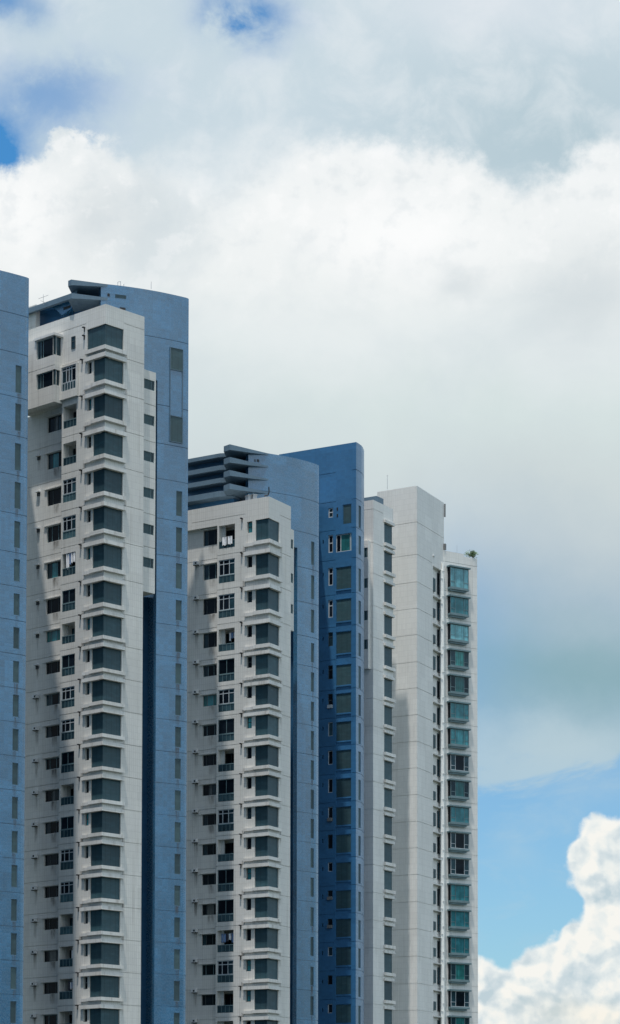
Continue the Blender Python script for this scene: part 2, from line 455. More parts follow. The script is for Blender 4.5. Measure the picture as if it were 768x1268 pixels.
class MB:
    def __init__(s):
        s.v, s.f, s.uv, s.mi = [], [], [], []
    def quad(s, pts, uvs, mi=0):
        i = len(s.v)
        s.v += [tuple(p) for p in pts]
        s.f.append(tuple(range(i, i + len(pts))))
        s.uv.append(uvs); s.mi.append(mi)
    def vquad(s, a, b, z0, z1, u0=0.0, u1=None, mi=0):
        if u1 is None: u1 = u0 + (b - a).length
        s.quad([(a.x, a.y, z0), (b.x, b.y, z0), (b.x, b.y, z1), (a.x, a.y, z1)], [(u0, z0), (u1, z0), (u1, z1), (u0, z1)], mi)
    def hquad(s, pts, z, mi=0):
        s.quad([(p.x, p.y, z) for p in pts], [(p.x, p.y) for p in pts], mi)
    def prism(s, pts, z0, z1, mi=0, top=True, bottom=True):
        u = 0.0
        for i in range(len(pts)):
            a, b = pts[i], pts[(i + 1) % len(pts)]
            s.vquad(a, b, z0, z1, u, None, mi); u += (b - a).length
        if top: s.hquad(pts, z1, mi)
        if bottom: s.hquad(pts[::-1], z0, mi)
    def box(s, fc, s0, s1, z0, z1, o0, o1, mi=0):
        s.prism([fc.at(s0, o0), fc.at(s1, o0), fc.at(s1, o1), fc.at(s0, o1)], z0, z1, mi)
    def facade(s, fc, s0, s1, z0, z1, holes, off=0.0, mi=0, full_groove=True):
        if s0 > s1: s0, s1 = s1, s0
        hs = []
        for h in holes:
            a, b, c, d, dep = h[:5]
            if a > b: a, b = b, a
            a, b, c, d = max(a, s0), min(b, s1), max(c, z0), min(d, z1)
            if b - a > 1e-4 and d - c > 1e-4: hs.append((a, b, c, d, dep, h[5] if len(h) > 5 else ''))
        S = sorted({round(q, 5) for q in [s0, s1] + [e for h in hs for e in h[:2]]})
        Z = sorted({round(q, 5) for q in [z0, z1] + [e for h in hs for e in h[2:4]]})
        for j in range(len(Z) - 1):
            zm = (Z[j] + Z[j + 1]) / 2
            row = [h for h in hs if h[2] < zm < h[3]]
            run = None
            for i in range(len(S) - 1):
                sm = (S[i] + S[i + 1]) / 2
                inside = any(h[0] < sm < h[1] for h in row)
                if not inside and run is None: run = S[i]
                if inside and run is not None:
                    s.vquad(fc.at(run, off), fc.at(S[i], off), Z[j], Z[j + 1], run, S[i], mi); run = None
            if run is not None:
                s.vquad(fc.at(run, off), fc.at(S[-1], off), Z[j], Z[j + 1], run, S[-1], mi)
        for (a, b, c, d, dep, opt) in hs:
            fo, bo = off, off - dep
            A, B, A2, B2 = fc.at(a, fo), fc.at(b, fo), fc.at(a, bo), fc.at(b, bo)
            s.quad([(A.x, A.y, c), (B.x, B.y, c), (B2.x, B2.y, c), (A2.x, A2.y, c)], [(a, c), (b, c), (b, c), (a, c)], mi)
            s.quad([(A.x, A.y, d), (B.x, B.y, d), (B2.x, B2.y, d), (A2.x, A2.y, d)], [(a, d), (b, d), (b, d), (a, d)], mi)
            if 'l' not in opt and a > s0 + 1e-4: s.vquad(A, A2, c, d, a, a + dep, mi)
            if 'r' not in opt and b < s1 - 1e-4: s.vquad(B, B2, c, d, b, b + dep, mi)
            if 'o' not in opt: s.vquad(A2, B2, c, d, a, b, mi)
    def tube(s, p0, p1, r, seg=8, mi=0, r1=None):
        p0, p1 = Vector(p0), Vector(p1)
        r1 = r if r1 is None else r1
        ax = (p1 - p0).normalized()
        e1 = ax.orthogonal().normalized(); e2 = ax.cross(e1)
        L = (p1 - p0).length
        ring = [(math.cos(2 * math.pi * i / seg), math.sin(2 * math.pi * i / seg)) for i in range(seg)]
        for i in range(seg):
            (c0, s0), (c1, s1) = ring[i], ring[(i + 1) % seg]
            a, b = e1 * c0 + e2 * s0, e1 * c1 + e2 * s1
            s.quad([p0 + a * r, p0 + b * r, p1 + b * r1, p1 + a * r1], [(0, 0), (0.1, 0), (0.1, L), (0, L)], mi)
        s.quad([p0 + (e1 * c + e2 * q) * r for c, q in ring][::-1], [(0, 0)] * seg, mi)
        s.quad([p1 + (e1 * c + e2 * q) * r1 for c, q in ring], [(0, 0)] * seg, mi)
    def build(s, name, mats, parent=None, label=None, recalc=True):
        if not isinstance(mats, (list, tuple)): mats = [mats]
        me = bpy.data.meshes.new(name)
        off = parent.matrix_world.translation if parent is not None and parent.type == 'EMPTY' else ROOT.get(parent, Vector((0, 0, 0)))
        if parent is not None and parent.type != 'EMPTY': off = ROOT[parent]
        me.from_pydata([(a - off.x, b - off.y, c - off.z) for a, b, c in s.v], [], s.f)
        for q in mats: me.materials.append(q)
        ul = me.uv_layers.new(name='UVMap')
        for poly, uvs, mi in zip(me.polygons, s.uv, s.mi):
            poly.material_index = mi
            for li, q in zip(poly.loop_indices, uvs): ul.data[li].uv = q
        me.update()
        o = bpy.data.objects.new(name, me)
        COL.objects.link(o)
        if parent is not None: o.parent = parent
        ROOT[o] = off.copy()
        if label: o['label'] = label
        return o
ROOT = {}

def thing(name, label, cat, loc, group=None):
    o = bpy.data.objects.new(name, None)
    o.empty_display_size = 2.0
    COL.objects.link(o)
    o.location = loc
    o.matrix_world = Matrix.Translation(loc)
    o['label'], o['category'] = label, cat
    if group: o['group'] = group
    ROOT[o] = Vector(loc)
    return o

def tag(o, label, cat, group=None):
    o['label'], o['category'] = label, cat
    if group: o['group'] = group
    return o

def isect(f1, o1, f2, o2):
    p, q = f1.at(0, o1), f2.at(0, o2)
    d1, d2 = f1.d, f2.d
    det = d1.x * d2.y - d1.y * d2.x
    w = q - p
    return p + d1 * ((w.x * d2.y - w.y * d2.x) / det)

def elbow(fl, sl, fr, sr, oo, oi):
    """plan outline of an L-shaped band wrapping the corner of faces fl and fr"""
    return [fl.at(sl, oo), isect(fl, oo, fr, oo), fr.at(sr, oo), fr.at(sr, oi), isect(fl, oi, fr, oi), fl.at(sl, oi)]

# ------------------------------------------------------------------ small parts
def window(parent, fc, s0, s1, z0, z1, off, panes, frame_mat='frame_dark', name='window', fw=0.05, transom=None, label=None, open_leaf=False):
    """panes: list of (fraction, glass material). The glass is the part, its frame a sub-part."""
    if s0 > s1: s0, s1 = s1, s0
    mb = MB(); fb = MB(); mats = []
    tot = sum(p[0] for p in panes); q = s0
    fb.box(fc, s0, s1, z0, z0 + fw, off, off + 0.05); fb.box(fc, s0, s1, z1 - fw, z1, off, off + 0.05)
    fb.box(fc, s0, s0 + fw, z0 + fw, z1 - fw, off, off + 0.048); fb.box(fc, s1 - fw, s1, z0 + fw, z1 - fw, off, off + 0.048)
    for i, (fr, gm) in enumerate(panes):
        e = q + (s1 - s0) * fr / tot
        if gm not in mats: mats.append(gm)
        mb.vquad(fc.at(q, off + 0.012), fc.at(e, off + 0.012), z0, z1, q, e, mats.index(gm))
        if i: fb.box(fc, q - fw * 0.5, q + fw * 0.5, z0 + fw, z1 - fw, off, off + 0.045)
        q = e
    if transom:
        zt = z0 + (z1 - z0) * transom
        fb.box(fc, s0 + fw, s1 - fw, zt - fw * 0.5, zt + fw * 0.5, off, off + 0.042)
    w = mb.build(name, [M[g] for g in mats], parent, label)
    fb.build('frame', M[frame_mat], w)
    return w

def balcony(parent, fc, s0, s1, z0, z1, depth, rail_h, style, rail_mat='rail'):
    if s0 > s1: s0, s1 = s1, s0
    rb = MB(); pb = MB()
    rb.box(fc, s0 + 0.02, s1 - 0.02, z0 + 0.03, z0 + rail_h - 0.04, -0.09, -0.05)
    b = rb.build('balcony_railing', M[rail_mat], parent)
    n = 4
    pb.box(fc, s0, s1, z0 + rail_h - 0.04, z0 + rail_h + 0.03, -0.11, -0.02)
    for i in range(n + 1):
        q = s0 + 0.02 + (s1 - s0 - 0.07) * i / n
        pb.box(fc, q, q + 0.03, z0 + 0.02, z0 + rail_h - 0.04, -0.05, -0.028)
    pb.build('rail_bars', M['frame_teal'], b)
    # sliding door at the back
    window(parent, fc, s0 + (s1 - s0) * 0.25, s1 - 0.06, z0 + 0.02, z1 - 0.22, -depth + 0.03, [(1, 'glass'), (1, 'glass_blue' if style % 2 else 'glass')], 'frame_dark', 'balcony_door')
    if style == 1:      # glazed in with pale frames
        window(parent, fc, s0 + 0.01, s1 - 0.01, z0 + rail_h + 0.04, z1 - 0.01, -0.10, [(1, 'glass_blue'), (1, 'glass'), (0.8, 'glass')], 'frame_white', 'balcony_glazing', 0.07, 0.72)
    if style == 2:
        window(parent, fc, s0 + 0.01, s1 - 0.01, z0 + rail_h + 0.04, z1 - 0.01, -0.10, [(1, 'glass'), (1, 'glass')], 'frame_teal', 'balcony_glazing', 0.05)
    return b

def clothes(fc, s0, s1, ztop, off, mats, label, n, hmin=0.45, hmax=0.8, group=None):
    """garments on a pole"""
    mb = MB()
    rnd = random.Random(label)
    q = s0
    wd = (s1 - s0) / n
    for i in range(n):
        h = rnd.uniform(hmin, hmax); w = wd * rnd.uniform(0.75, 0.98)
        a, b = q + 0.02, q + w
        seg = 4
        for j in range(seg):
            t0, t1 = a + (b - a) * j / seg, a + (b - a) * (j + 1) / seg
            o0 = off + 0.05 * math.sin(j * 1.9 + i); o1 = off + 0.05 * math.sin((j + 1) * 1.9 + i)
            zb0 = ztop - h + 0.06 * math.sin(j * 2.3 + i); zb1 = ztop - h + 0.06 * math.sin((j + 1) * 2.3 + i)
            A, B = fc.at(t0, o0), fc.at(t1, o1)
            A2, B2 = fc.at(t0, o0 - 0.03), fc.at(t1, o1 - 0.03)
            for (p, r) in ((A, B), (A2, B2)):
                mb.quad([(p.x, p.y, zb0), (r.x, r.y, zb1), (r.x, r.y, ztop), (p.x, p.y, ztop)], [(t0, zb0), (t1, zb1), (t1, ztop), (t0, ztop)], i % len(mats))
        q += wd
    p0, p1 = fc.at(s0 - 0.05, off), fc.at(s1 + 0.05, off)
    mb.tube((p0.x, p0.y, ztop + 0.01), (p1.x, p1.y, ztop + 0.01), 0.015, 6, len(mats))
    o = mb.build('laundry', [M[x] for x in mats] + [M['metal']])
    return tag(o, label, 'laundry', group)

def stain(parent, fc, sc, ztop, w, h, off=0.006):
    mb = MB()
    a, b = fc.at(sc - w / 2, off), fc.at(sc + w / 2, off)
    mb.quad([(a.x, a.y, ztop - h), (b.x, b.y, ztop - h), (b.x, b.y, ztop), (a.x, a.y, ztop)], [(0, 0), (1, 0), (1, 1), (0, 1)])
    return mb.build('rain_stain', M['stain'], parent)

def ac_unit(parent, fc, sc, z, white=True):
    mb = MB(); gb = MB()
    mb.box(fc, sc - 0.27, sc + 0.27, z, z + 0.34, 0.02, 0.36)
    a = mb.build('air_conditioner', M['unit'], parent)
    gb.box(fc, sc - 0.16, sc + 0.04, z + 0.06, z + 0.24, 0.362, 0.368)
    gb.box(fc, sc - 0.24, sc - 0.19, z - 0.07, z - 0.002, 0.0, 0.34)
    gb.box(fc, sc + 0.19, sc + 0.24, z - 0.07, z - 0.002, 0.0, 0.34)
    gb.build('bracket', M['black'], a)
    stain(parent, fc, sc, z - 0.02, 0.55, 1.5)
    return a

def vent_hole(parent, fc, sc, z):
    mb = MB(); hb = MB()
    hb.box(fc, sc - 0.19, sc + 0.19, z - 0.30, z, 0.004, 0.06)
    a = hb.build('vent_grille', M['black'], parent)
    mb.box(fc, sc - 0.25, sc + 0.23, z + 0.002, z + 0.12, 0.0, 0.30)
    mb.build('hood', M['unit'], a)
    stain(parent, fc, sc, z - 0.28, 0.4, 1.1)
    return a

def spout(parent, fc, sc, z):
    mb = MB()
    mb.box(fc, sc - 0.07, sc + 0.09, z - 0.10, z, 0.0, 0.26)
    mb.box(fc, sc - 0.03, sc + 0.03, z - 0.42, z - 0.10, 0.02, 0.08)
    return mb.build('drain_spout', M['black'], parent)

GROOVE = 0.055
GDEP = 0.05

# ------------------------------------------------------------------ the white fronted wing shared by two towers
def white_block(root, cfg):
    c = pt(cfg['corner'], cfg['depth'])
    fl, fr = Face(c, dirv(cfg['dl'])), Face(c, dirv(cfg['dr']))
    rec = fl.shifted(-cfg['rec'])
    xc = cfg['corner']
    head = [zat(y, c, xc) for y in cfg['heads']]
    sill = [zat(y, c, xc) for y in cfg['sills']]
    ztop = zat(cfg['top'], c, xc)
    S = lambda x: fl.s_px(x)
    SR = lambda x: fr.s_px(x)
    SC_ = lambda x: rec.s_px(x)
    n = len(head)
    zb = 0.0
    sL_end = S(cfg['left_end'])
    step = S(cfg['step'])
    hl, hr, hrec = [], [], []
    joints = [sill[i] - (sill[i] - head[i + 1]) * 0.62 for i in range(n - 1)] + [head[0] + cfg['top_joint']]
    for i in range(n):
        zs, zh = sill[i], head[i]
        tall = i < cfg['tall']
        first_wide = cfg['wide_first'] and i == 0
        lv = S(cfg['lou_l_wide'] if first_wide else cfg['lou_l'])
        hl.append((0, lv, zs, zh, 0.45, 'lo'))
        hr.append((0, SR(cfg['lou_r']), zs, zh, 0.45, 'lo'))
        if not first_wide:
            hl.append((S(cfg['sw'][0]), S(cfg['sw'][1]), zh - 1.13, zh - 0.03, 0.30))
        if i >= cfg['first_bal']:
            hl.append((S(cfg['bal'][0]), S(cfg['bal'][1]), zs + cfg['bal_z'], zh - 0.08 + cfg['bal_top'], 1.25))
            wz0, wz1 = (zs + cfg['win_tall'][0], zh - cfg['win_tall'][1]) if tall else (zs + 0.66, zh - 0.24)
            hrec.append((SC_(cfg['win'][0]), SC_(cfg['win'][1]), wz0, wz1, 0.22))
    for zj in joints:
        hl.append((S(cfg['sw'][0] - 2), sL_end, zj, zj + GROOVE, GDEP))
        hr.append((SR(cfg['lou_r'] + 0.6), SR(cfg['right_end']), zj, zj + GROOVE, GDEP))
        hrec.append((SC_(cfg['step'] + 3), SC_(cfg['left_end'] - 8), zj - 0.12, zj - 0.12 + GROOVE, GDEP))
    zrec = cfg['rec_top'](head, sill)
    mb = MB()
    mb.facade(fl, 0, step, zb, ztop, hl)
    mb.facade(fl, step, sL_end, zrec, ztop, [h for h in hl if h[4] == GDEP])
    mb.facade(fr, 0, SR(cfg['right_end']), zb, ztop, hr)
    mb.facade(rec, SC_(cfg['step']) - 1.0, SC_(cfg['left_end'] - 8), zb, zrec, hrec)
    # step return, overhang soffit, back and roof
    a, b = fl.at(step), fl.at(step, -cfg['rec'] - 0.02)
    mb.vquad(a, b, zb, zrec)
    mb.hquad([fl.at(step), fl.at(sL_end), fl.at(sL_end, -cfg['rec'] - 2.0), fl.at(step, -cfg['rec'] - 2.0)], zrec)
    e = fl.at(sL_end); r_ = fr.at(SR(cfg['right_end']))
    back = fr.d * cfg['deep']
    rb = r_ + fr.n * -cfg['deep']; lb = e + fl.n * -cfg['deep']
    mb.vquad(r_, rb, zb, ztop); mb.vquad(rb, lb, zb, ztop); mb.vquad(lb, e, zrec, ztop)
    le2 = rec.at(SC_(cfg['left_end'] - 8))
    mb.vquad(le2, le2 + fl.n * -(cfg['deep'] - 1), zb, zrec)
    roof_z = ztop - 0.9
    mb.hquad([c, r_, rb, lb, e], roof_z)
    # parapet inner faces
    th = 0.22
    for (f_, q0, q1) in ((fl, 0.0, sL_end), (fr, 0.0, SR(cfg['right_end']))):
        mb.vquad(f_.at(q0 + 0.2, -th), f_.at(q1, -th), roof_z, ztop)
        mb.quad([(*f_.at(q0, 0), ztop), (*f_.at(q1, 0), ztop), (*f_.at(q1, -th), ztop), (*f_.at(q0, -th), ztop)], [(q0, 0), (q1, 0), (q1, 0.2), (q0, 0.2)])
    mb.build('white_wall', M['white'], root)

    # floors
    rnd = random.Random(cfg['seed'])
    for i in range(n):
        zs, zh = sill[i], head[i]
        tall = i < cfg['tall']
        first_wide = cfg['wide_first'] and i == 0
        lv = S(cfg['lou_l_wide'] if first_wide else cfg['lou_l'])
        sr = SR(cfg['lou_r'])
        lb_ = MB()
        lb_.prism(elbow(fl, lv - 0.004, fr, sr - 0.004, -0.10, -0.43), zs + 0.004, zh - 0.004)
        lb_.build('corner_louvre', M['louvre'], root)
        bh = 0.36 if tall else 0.31
        b1 = MB()
        lend = lv + 0.12 if first_wide else S(cfg['sw'][0] - 2.2)
        b1.prism(elbow(fl, lv + 0.05, fr, sr + 0.18, 0.30, -0.03), zs - bh, zs - 0.004)
        if not first_wide:
            b1.box(fl, lv + 0.052, lend, zs - bh - 0.03, zs - 0.06, -0.03, 0.22)
        b1.build('sill_band', M['band'], root)
        if rnd.random() < 0.8 and not first_wide:
            stain(root, fl, lend + 0.1, zs - bh + 0.1, 0.5, 1.0)
        if rnd.random() < 0.7: stain(root, fr, sr + 0.32, zs - 0.05, 0.35, 1.6)
        b2 = MB()
        if i > 0:
            b2.prism(elbow(fl, lend, fr, sr + 0.20, 0.24, -0.03), zh + 0.004, zh + bh + 0.02)
            b2.build('head_band', M['band'], root)
        if not first_wide:
            r = rnd.random()
            g = 'glass' if r < 0.55 else ('glass_blue' if r < 0.8 else 'glass_teal')
            window(root, fl, S(cfg['sw'][0]), S(cfg['sw'][1]), zh - 1.13, zh - 0.03, -0.28, [(1, g)], 'frame_dark', 'small_window', 0.06, 0.55 if r > 0.4 else None)
            spout(root, fl, S(cfg['spout']), zh + 0.42)
        if i >= cfg['first_bal']:
            wz0, wz1 = (zs + cfg['win_tall'][0], zh - cfg['win_tall'][1]) if tall else (zs + 0.66, zh - 0.24)
            r = rnd.random()
            if i in cfg.get('teal', ()): panes = [(1, 'glass_green'), (1.2, 'glass_teal'), (0.8, 'glass_green')]
            elif i in cfg.get('halfteal', ()): panes = [(1, 'glass'), (1.2, 'glass_teal'), (0.8, 'glass_blue')]
            elif r < 0.14: panes = [(0.8, 'glass'), (1.5, 'curtain'), (0.9, 'glass')]
            elif r < 0.26: panes = [(1.2, 'glass_blue'), (0.6, 'curtain'), (1.2, 'glass')]
            else: panes = [(0.7 + 0.5 * rnd.random(), 'glass'), (1.5, 'glass'), (0.6 + 0.6 * rnd.random(), 'glass_blue' if r < 0.5 else 'glass')]
            window(root, rec, SC_(cfg['win'][0]), SC_(cfg['win'][1]), wz0, wz1, -0.19, panes, 'frame_dark' if rnd.random() < 0.6 else 'frame_teal', 'window', 0.055)
            # slim hood over the window
            hb = MB(); hb.box(rec, SC_(cfg['win'][1]) - 0.2, SC_(cfg['win'][0]) + 0.3, wz1 + 0.03, wz1 + 0.11, 0.002, 0.14)
            hb.build('window_hood', M['band'], root)
            if rnd.random() < 0.7: stain(root, rec, SC_(cfg['win'][1]) * 0.6 + SC_(cfg['win'][0]) * 0.4, wz0 - 0.03, 1.0, 0.9)
            balcony(root, fl, S(cfg['bal'][0]), S(cfg['bal'][1]), zs + cfg['bal_z'], zh - 0.08 + cfg['bal_top'], 1.25, 0.70, cfg['bal_style'][i % len(cfg['bal_style'])])
            sa = SC_(cfg['ac'])
            if i > cfg['ac_from'] or i in cfg.get('ac_more', ()):
                ac_unit(root, rec, sa, zh + cfg['ac_z'])
            elif i > cfg['first_bal']:
                vent_hole(root, rec, sa, zh + cfg['ac_z'] + 0.1)
    return dict(c=c, fl=fl, fr=fr, rec=rec, head=head, sill=sill, ztop=ztop, S=S, SR=SR, SC=SC_, right=r_, roof_z=roof_z, step=step)

# ------------------------------------------------------------------ bowed blue wall
def bowed(x_ref, depth, stations, y=780):
    """plan polyline through picture columns; stations: (column, angle of the piece that starts there)"""
    pts = {}
    xs = [s_[0] for s_ in stations]
    iref = min(range(len(xs)), key=lambda i: abs(xs[i] - x_ref))
    P = [None] * len(xs)
    P[iref] = pt(xs[iref], depth, y)
    for i in range(iref, len(xs) - 1):
        P[i + 1] = Face(P[i], dirv(stations[i][1])).p_px(xs[i + 1], y)
    for i in range(iref - 1, -1, -1):
        P[i] = Face(P[i + 1], dirv(stations[i][1])).p_px(xs[i], y)
    return xs, P

def blue_wall(root, xs, P, z0f, z1, strip, louvres, joints, name='blue_wall', mat='blue', thick=0.6, strip_x=None):
    """strip: index of the piece that carries the louvre openings; louvres: (z0, z1) list"""
    mb = MB(); u = 0.0
    for i in range(len(P) - 1):
        d = P[i + 1] - P[i]
        fc = Face(P[i], d)
        L = d.length
        holes = [(0, L, zj, zj + GROOVE, GDEP) for zj in joints]
        if i == strip:
            holes += [(0.0, L, a, b, 0.16) for a, b in louvres]
        m2 = MB()
        m2.facade(fc, 0, L, z0f(i), z1, holes)
        if i == strip:
            for a, b in louvres:
                for q in (0.0, L): m2.vquad(fc.at(q), fc.at(q, -0.16), a, b)
        base = len(mb.v)
        mb.v += m2.v
        mb.f += [tuple(q + base for q in f) for f in m2.f]
        mb.uv += [[(a + u, b) for a, b in w] for w in m2.uv]
        mb.mi += m2.mi
        u += L
    # thickness: back and top
    n0 = []
    for i in range(len(P)):
        d = (P[min(i + 1, len(P) - 1)] - P[max(i - 1, 0)]).normalized()
        nn = Vector((d.y, -d.x))
        if nn.dot(-P[i]) < 0: nn = -nn
        n0.append(P[i] - nn * thick)
    for i in range(len(P) - 1):
        mb.vquad(n0[i], n0[i + 1], z0f(i), z1)
        mb.hquad([P[i], P[i + 1], n0[i + 1], n0[i]], z1)
        mb.hquad([P[i], P[i + 1], n0[i + 1], n0[i]], z0f(i))
        if i > 0 and z0f(i) != z0f(i - 1): mb.vquad(P[i], n0[i], z0f(i), z0f(i - 1))
    mb.vquad(P[0], n0[0], z0f(0), z1); mb.vquad(P[-1], n0[-1], z0f(len(P) - 2), z1)
    w = mb.build(name, M[mat], root)
    return w

def strip_louvres(root, P, i, louvres, mat='louvre_strip', name='wall_louvre'):
    d = P[i + 1] - P[i]
    fc = Face(P[i], d)
    for a, b in louvres:
        mb = MB()
        mb.box(fc, 0.03, d.length - 0.03, a + 0.03, b - 0.03, -0.13, -0.07)
        o = mb.build(name, M[mat], root)
        rq = random.Random(a)
        if rq.random() < 0.75: stain(root, fc, d.length * rq.uniform(0.3, 0.7), a - 0.02, d.length * rq.uniform(0.6, 1.0), rq.uniform(0.7, 1.4))
        fb = MB(); L = d.length
        fb.box(fc, 0.002, 0.045, a + 0.004, b - 0.004, -0.13, -0.04); fb.box(fc, L - 0.045, L - 0.002, a + 0.004, b - 0.004, -0.13, -0.04)
        fb.box(fc, 0.046, L - 0.046, a + 0.004, a + 0.05, -0.13, -0.042); fb.box(fc, 0.046, L - 0.046, b - 0.05, b - 0.004, -0.13, -0.042)
        fb.build('frame', M['fin'], o)

def arange(first, pitch, n):
    return [first + pitch * i for i in range(n)]

# ================================================================== setting
gm = MB()
gm.hquad([Vector((-9000, -9000)), Vector((9000, -9000)), Vector((9000, 9000)), Vector((-9000, 9000))], 0.0)
g = gm.build('ground', M['ground'])
g['kind'] = 'structure'

# unseen hill ring added behind the viewer to darken low reflections in the tile
hm = MB()
rnd = random.Random(4)
prev = None
NH = 90
for i in range(NH + 1):
    a = math.radians(95 + 170 * i / NH)
    h = 190 + 55 * math.sin(i * 0.23) + 35 * math.sin(i * 0.61 + 1) + 12 * math.sin(i * 1.7)
    ring = []
    for (rr, hh) in ((1100, 0.0), (1180, 0.32), (1300, 0.62), (1450, 0.88), (1600, 1.0), (1900, 0.5), (2300, -0.01)):
        jj = 1 + 0.05 * math.sin(i * 2.1 + rr)
        ring.append((math.sin(a) * rr * jj, math.cos(a) * rr * jj + 100, max(h * hh, -1.0)))
    if prev:
        for q in range(len(ring) - 1):
            hm.quad([prev[q], ring[q], ring[q + 1], prev[q + 1]], [(0, 0), (1, 0), (1, 1), (0, 1)])
    prev = ring
M['hill'] = plain('wooded_hill', (0.045, 0.075, 0.05), 0.95, 0.1, 0.5, 0.02)
hl_o = hm.build('added_hills', M['hill'])
hl_o['kind'] = 'structure'

# ================================================================== tower at the left edge of the picture
r0 = pt(20, 220)
T0 = thing('apartment_tower', 'blue tiled tower cropped by the left edge, one column of narrow louvres', 'tower', (r0.x - 4, r0.y + 6, 0), 'apartment towers in a row')
xs, P = bowed(17.5, 219.5, [(-60, 62), (-45, 60), (-30, 58), (-15, 55), (-6, 53), (4, 51), (10, 50), (16.8, 49), (24.2, 48), (28.5, 40), (31.0, 24), (32.4, 24)])
si = xs.index(16.8)
pS = P[si]
tops = [451.8, 499.2, 548.3, 596.4, 644.8, 691.8, 734.4, 776.2, 818.0] + arange(859.8, 42.2, 11)
bots = [486.0, 533.0, 582.0, 629.5, 678.0, 719.4, 761.5, 803.0, 845.3] + arange(887.4, 42.2, 11)
xx = 20.0
lou = [(zat(b, pS, xx), zat(t, pS, xx)) for t, b in zip(tops, bots)]
jt = [zat(y, pS, xx) for y in (389.5, 437.5)] + [l[0] - 0.42 * (l[0] - l2[1]) - 0.04 for l, l2 in zip(lou[:-1], lou[1:])]
z0top = zat(339.8, pS, xx)
blue_wall(T0, xs, P, lambda i: 0.0, z0top, si, lou, jt)
strip_louvres(T0, P, si, lou)
bm_ = MB()
far = [P[0] + Vector((-1.0, 14)), P[-1] + Vector((-2.6, 13)), P[-1] + Vector((-0.35, 0.35)), P[0] + Vector((0, 0.6))]
bm_.prism(far, 0, z0top - 2.0)
bm_.build('rear_wall', M['blue'], T0)

# ================================================================== tower with the tall white front
ca = pt(128.2, 228)
TA = thing('apartment_tower', 'white fronted tower with blue curved rear wall and a two-bladed roof crown, second from left', 'tower', (ca.x, ca.y + 6, 0), 'apartment towers in a row')
A_sill = [428, 470.8, 516.2, 562.7, 609.2, 655.6, 702, 746.6, 787.3, 827.8] + arange(868, 40.72, 11)
A_head = [400.7, 441.6, 487.4, 534, 579.8, 626.5, 672.9, 719.1, 760.8, 800.7] + arange(841.2, 40.72, 11)
A = white_block(TA, dict(corner=128.2, depth=228, dl=-46.6, dr=42.9, rec=0.65, heads=A_head, sills=A_sill, top=376.2,
    left_end=29, step=74.8, right_end=176.9, lou_l=113.7, lou_l_wide=105.5, lou_r=151.0, wide_first=True, tall=8,
    sw=(106.2, 111.4), spout=100, first_bal=2, bal=(76.6, 93.0), bal_z=0.0, bal_top=0.0, win=(57, 76.5), win_tall=(0.32, 0.34), ac=46.8,
    ac_from=9, ac_z=-0.42, ac_more=(), deep=9.0, top_joint=0.55, seed=3, teal=(8,), halfteal=(3, 6),
    bal_style=[0, 0, 0, 0, 1, 1, 0, 2, 3, 2, 1, 1, 2, 0, 2, 1, 1, 3, 0, 3, 0], rec_top=lambda h, s: s[1] - 0.95))
fl, fr, rec, S, SR = A['fl'], A['fr'], A['rec'], A['S'], A['SR']
head, sill = A['head'], A['sill']
# projecting rooms of the two top floors
pr = MB()
o1 = 0.95
zc0, zc1 = head[0] - 0.62, head[0] + 0.55
sA, sB = fl.s_px(67.7, 450, o1), fl.s_px(22, 450, o1)
rz = sill[1] - 0.95
w0 = (head[0] - 1.75, head[0] - 0.02)
w1 = (sill[1] + 0.62, head[1] - 0.1)
H = [(sA - 0.02, fl.s_px(45.0, 450, o1), w0[0], w0[1], 0.25, 'l'), (sA - 0.02, fl.s_px(45.0, 450, o1), w1[0], w1[1], 0.25, 'l')]
fo = fl.shifted(o1)
fo_s = lambda x, y=450: fo.s_px(x, y)
pr.facade(fo, fo_s(67.7), fo_s(22), rz, head[0] + 0.22, [(fo_s(67.7), fo_s(45.0), w0[0], w0[1], 0.25, 'l'), (fo_s(67.7), fo_s(45.0), w1[0], w1[1], 0.25, 'l'),
          (fo_s(67.7), fo_s(22), sill[0] - 0.72, sill[0] - 0.72 + GROOVE, GDEP)])
side = Face(fo.at(fo_s(67.7)), -fl.n)
side.n = fr.n
pr.facade(side, 0, o1 + 0.02, rz, head[0] + 0.22, [(0, o1 - 0.12, w0[0], w0[1], 0.25, 'l'), (0, o1 - 0.12, w1[0], w1[1], 0.25, 'l')])
pr.hquad([fo.at(fo_s(67.7)), fo.at(fo_s(22)), fo.at(fo_s(22), -o1 - 0.1), fo.at(fo_s(67.7), -o1 - 0.1)], rz)
pr.hquad([fo.at(fo_s(67.7)), fo.at(fo_s(22)), fo.at(fo_s(22), -o1 - 0.1), fo.at(fo_s(67.7), -o1 - 0.1)], head[0] + 0.22)
pr.build('projecting_room', M['white'], TA)
cn = MB(); cn.box(fl, fl.s_px(78.2, 420, 0) - 0.05, fo_s(43.5), head[0] + 0.02, head[0] + 0.24, 0.003, o1 + 0.18)
cn.build('canopy', M['band'], TA)
for (a, b) in (w0, w1):
    window(TA, fo, fo_s(67.3), fo_s(45.3), a, b, -0.2, [(0.4, 'glass_blue'), (1.5, 'glass'), (0.35, 'glass'), (0.5, 'glass_blue')], 'frame_teal', 'corner_window', 0.07)
    window(TA, side, 0.05, o1 - 0.14, a, b, -0.2, [(1, 'glass_blue')], 'frame_dark', 'corner_window', 0.05)
window(TA, fl, S(91.2), S(86.3), head[0] - 1.35, head[0] - 0.22, 0.012, [(1, 'glass_blue')], 'frame_dark', 'small_window', 0.06, 0.6)
spout(TA, fl, S(102.5), head[0] + 0.3); spout(TA, fl, S(102.5), head[0] - 0.45)
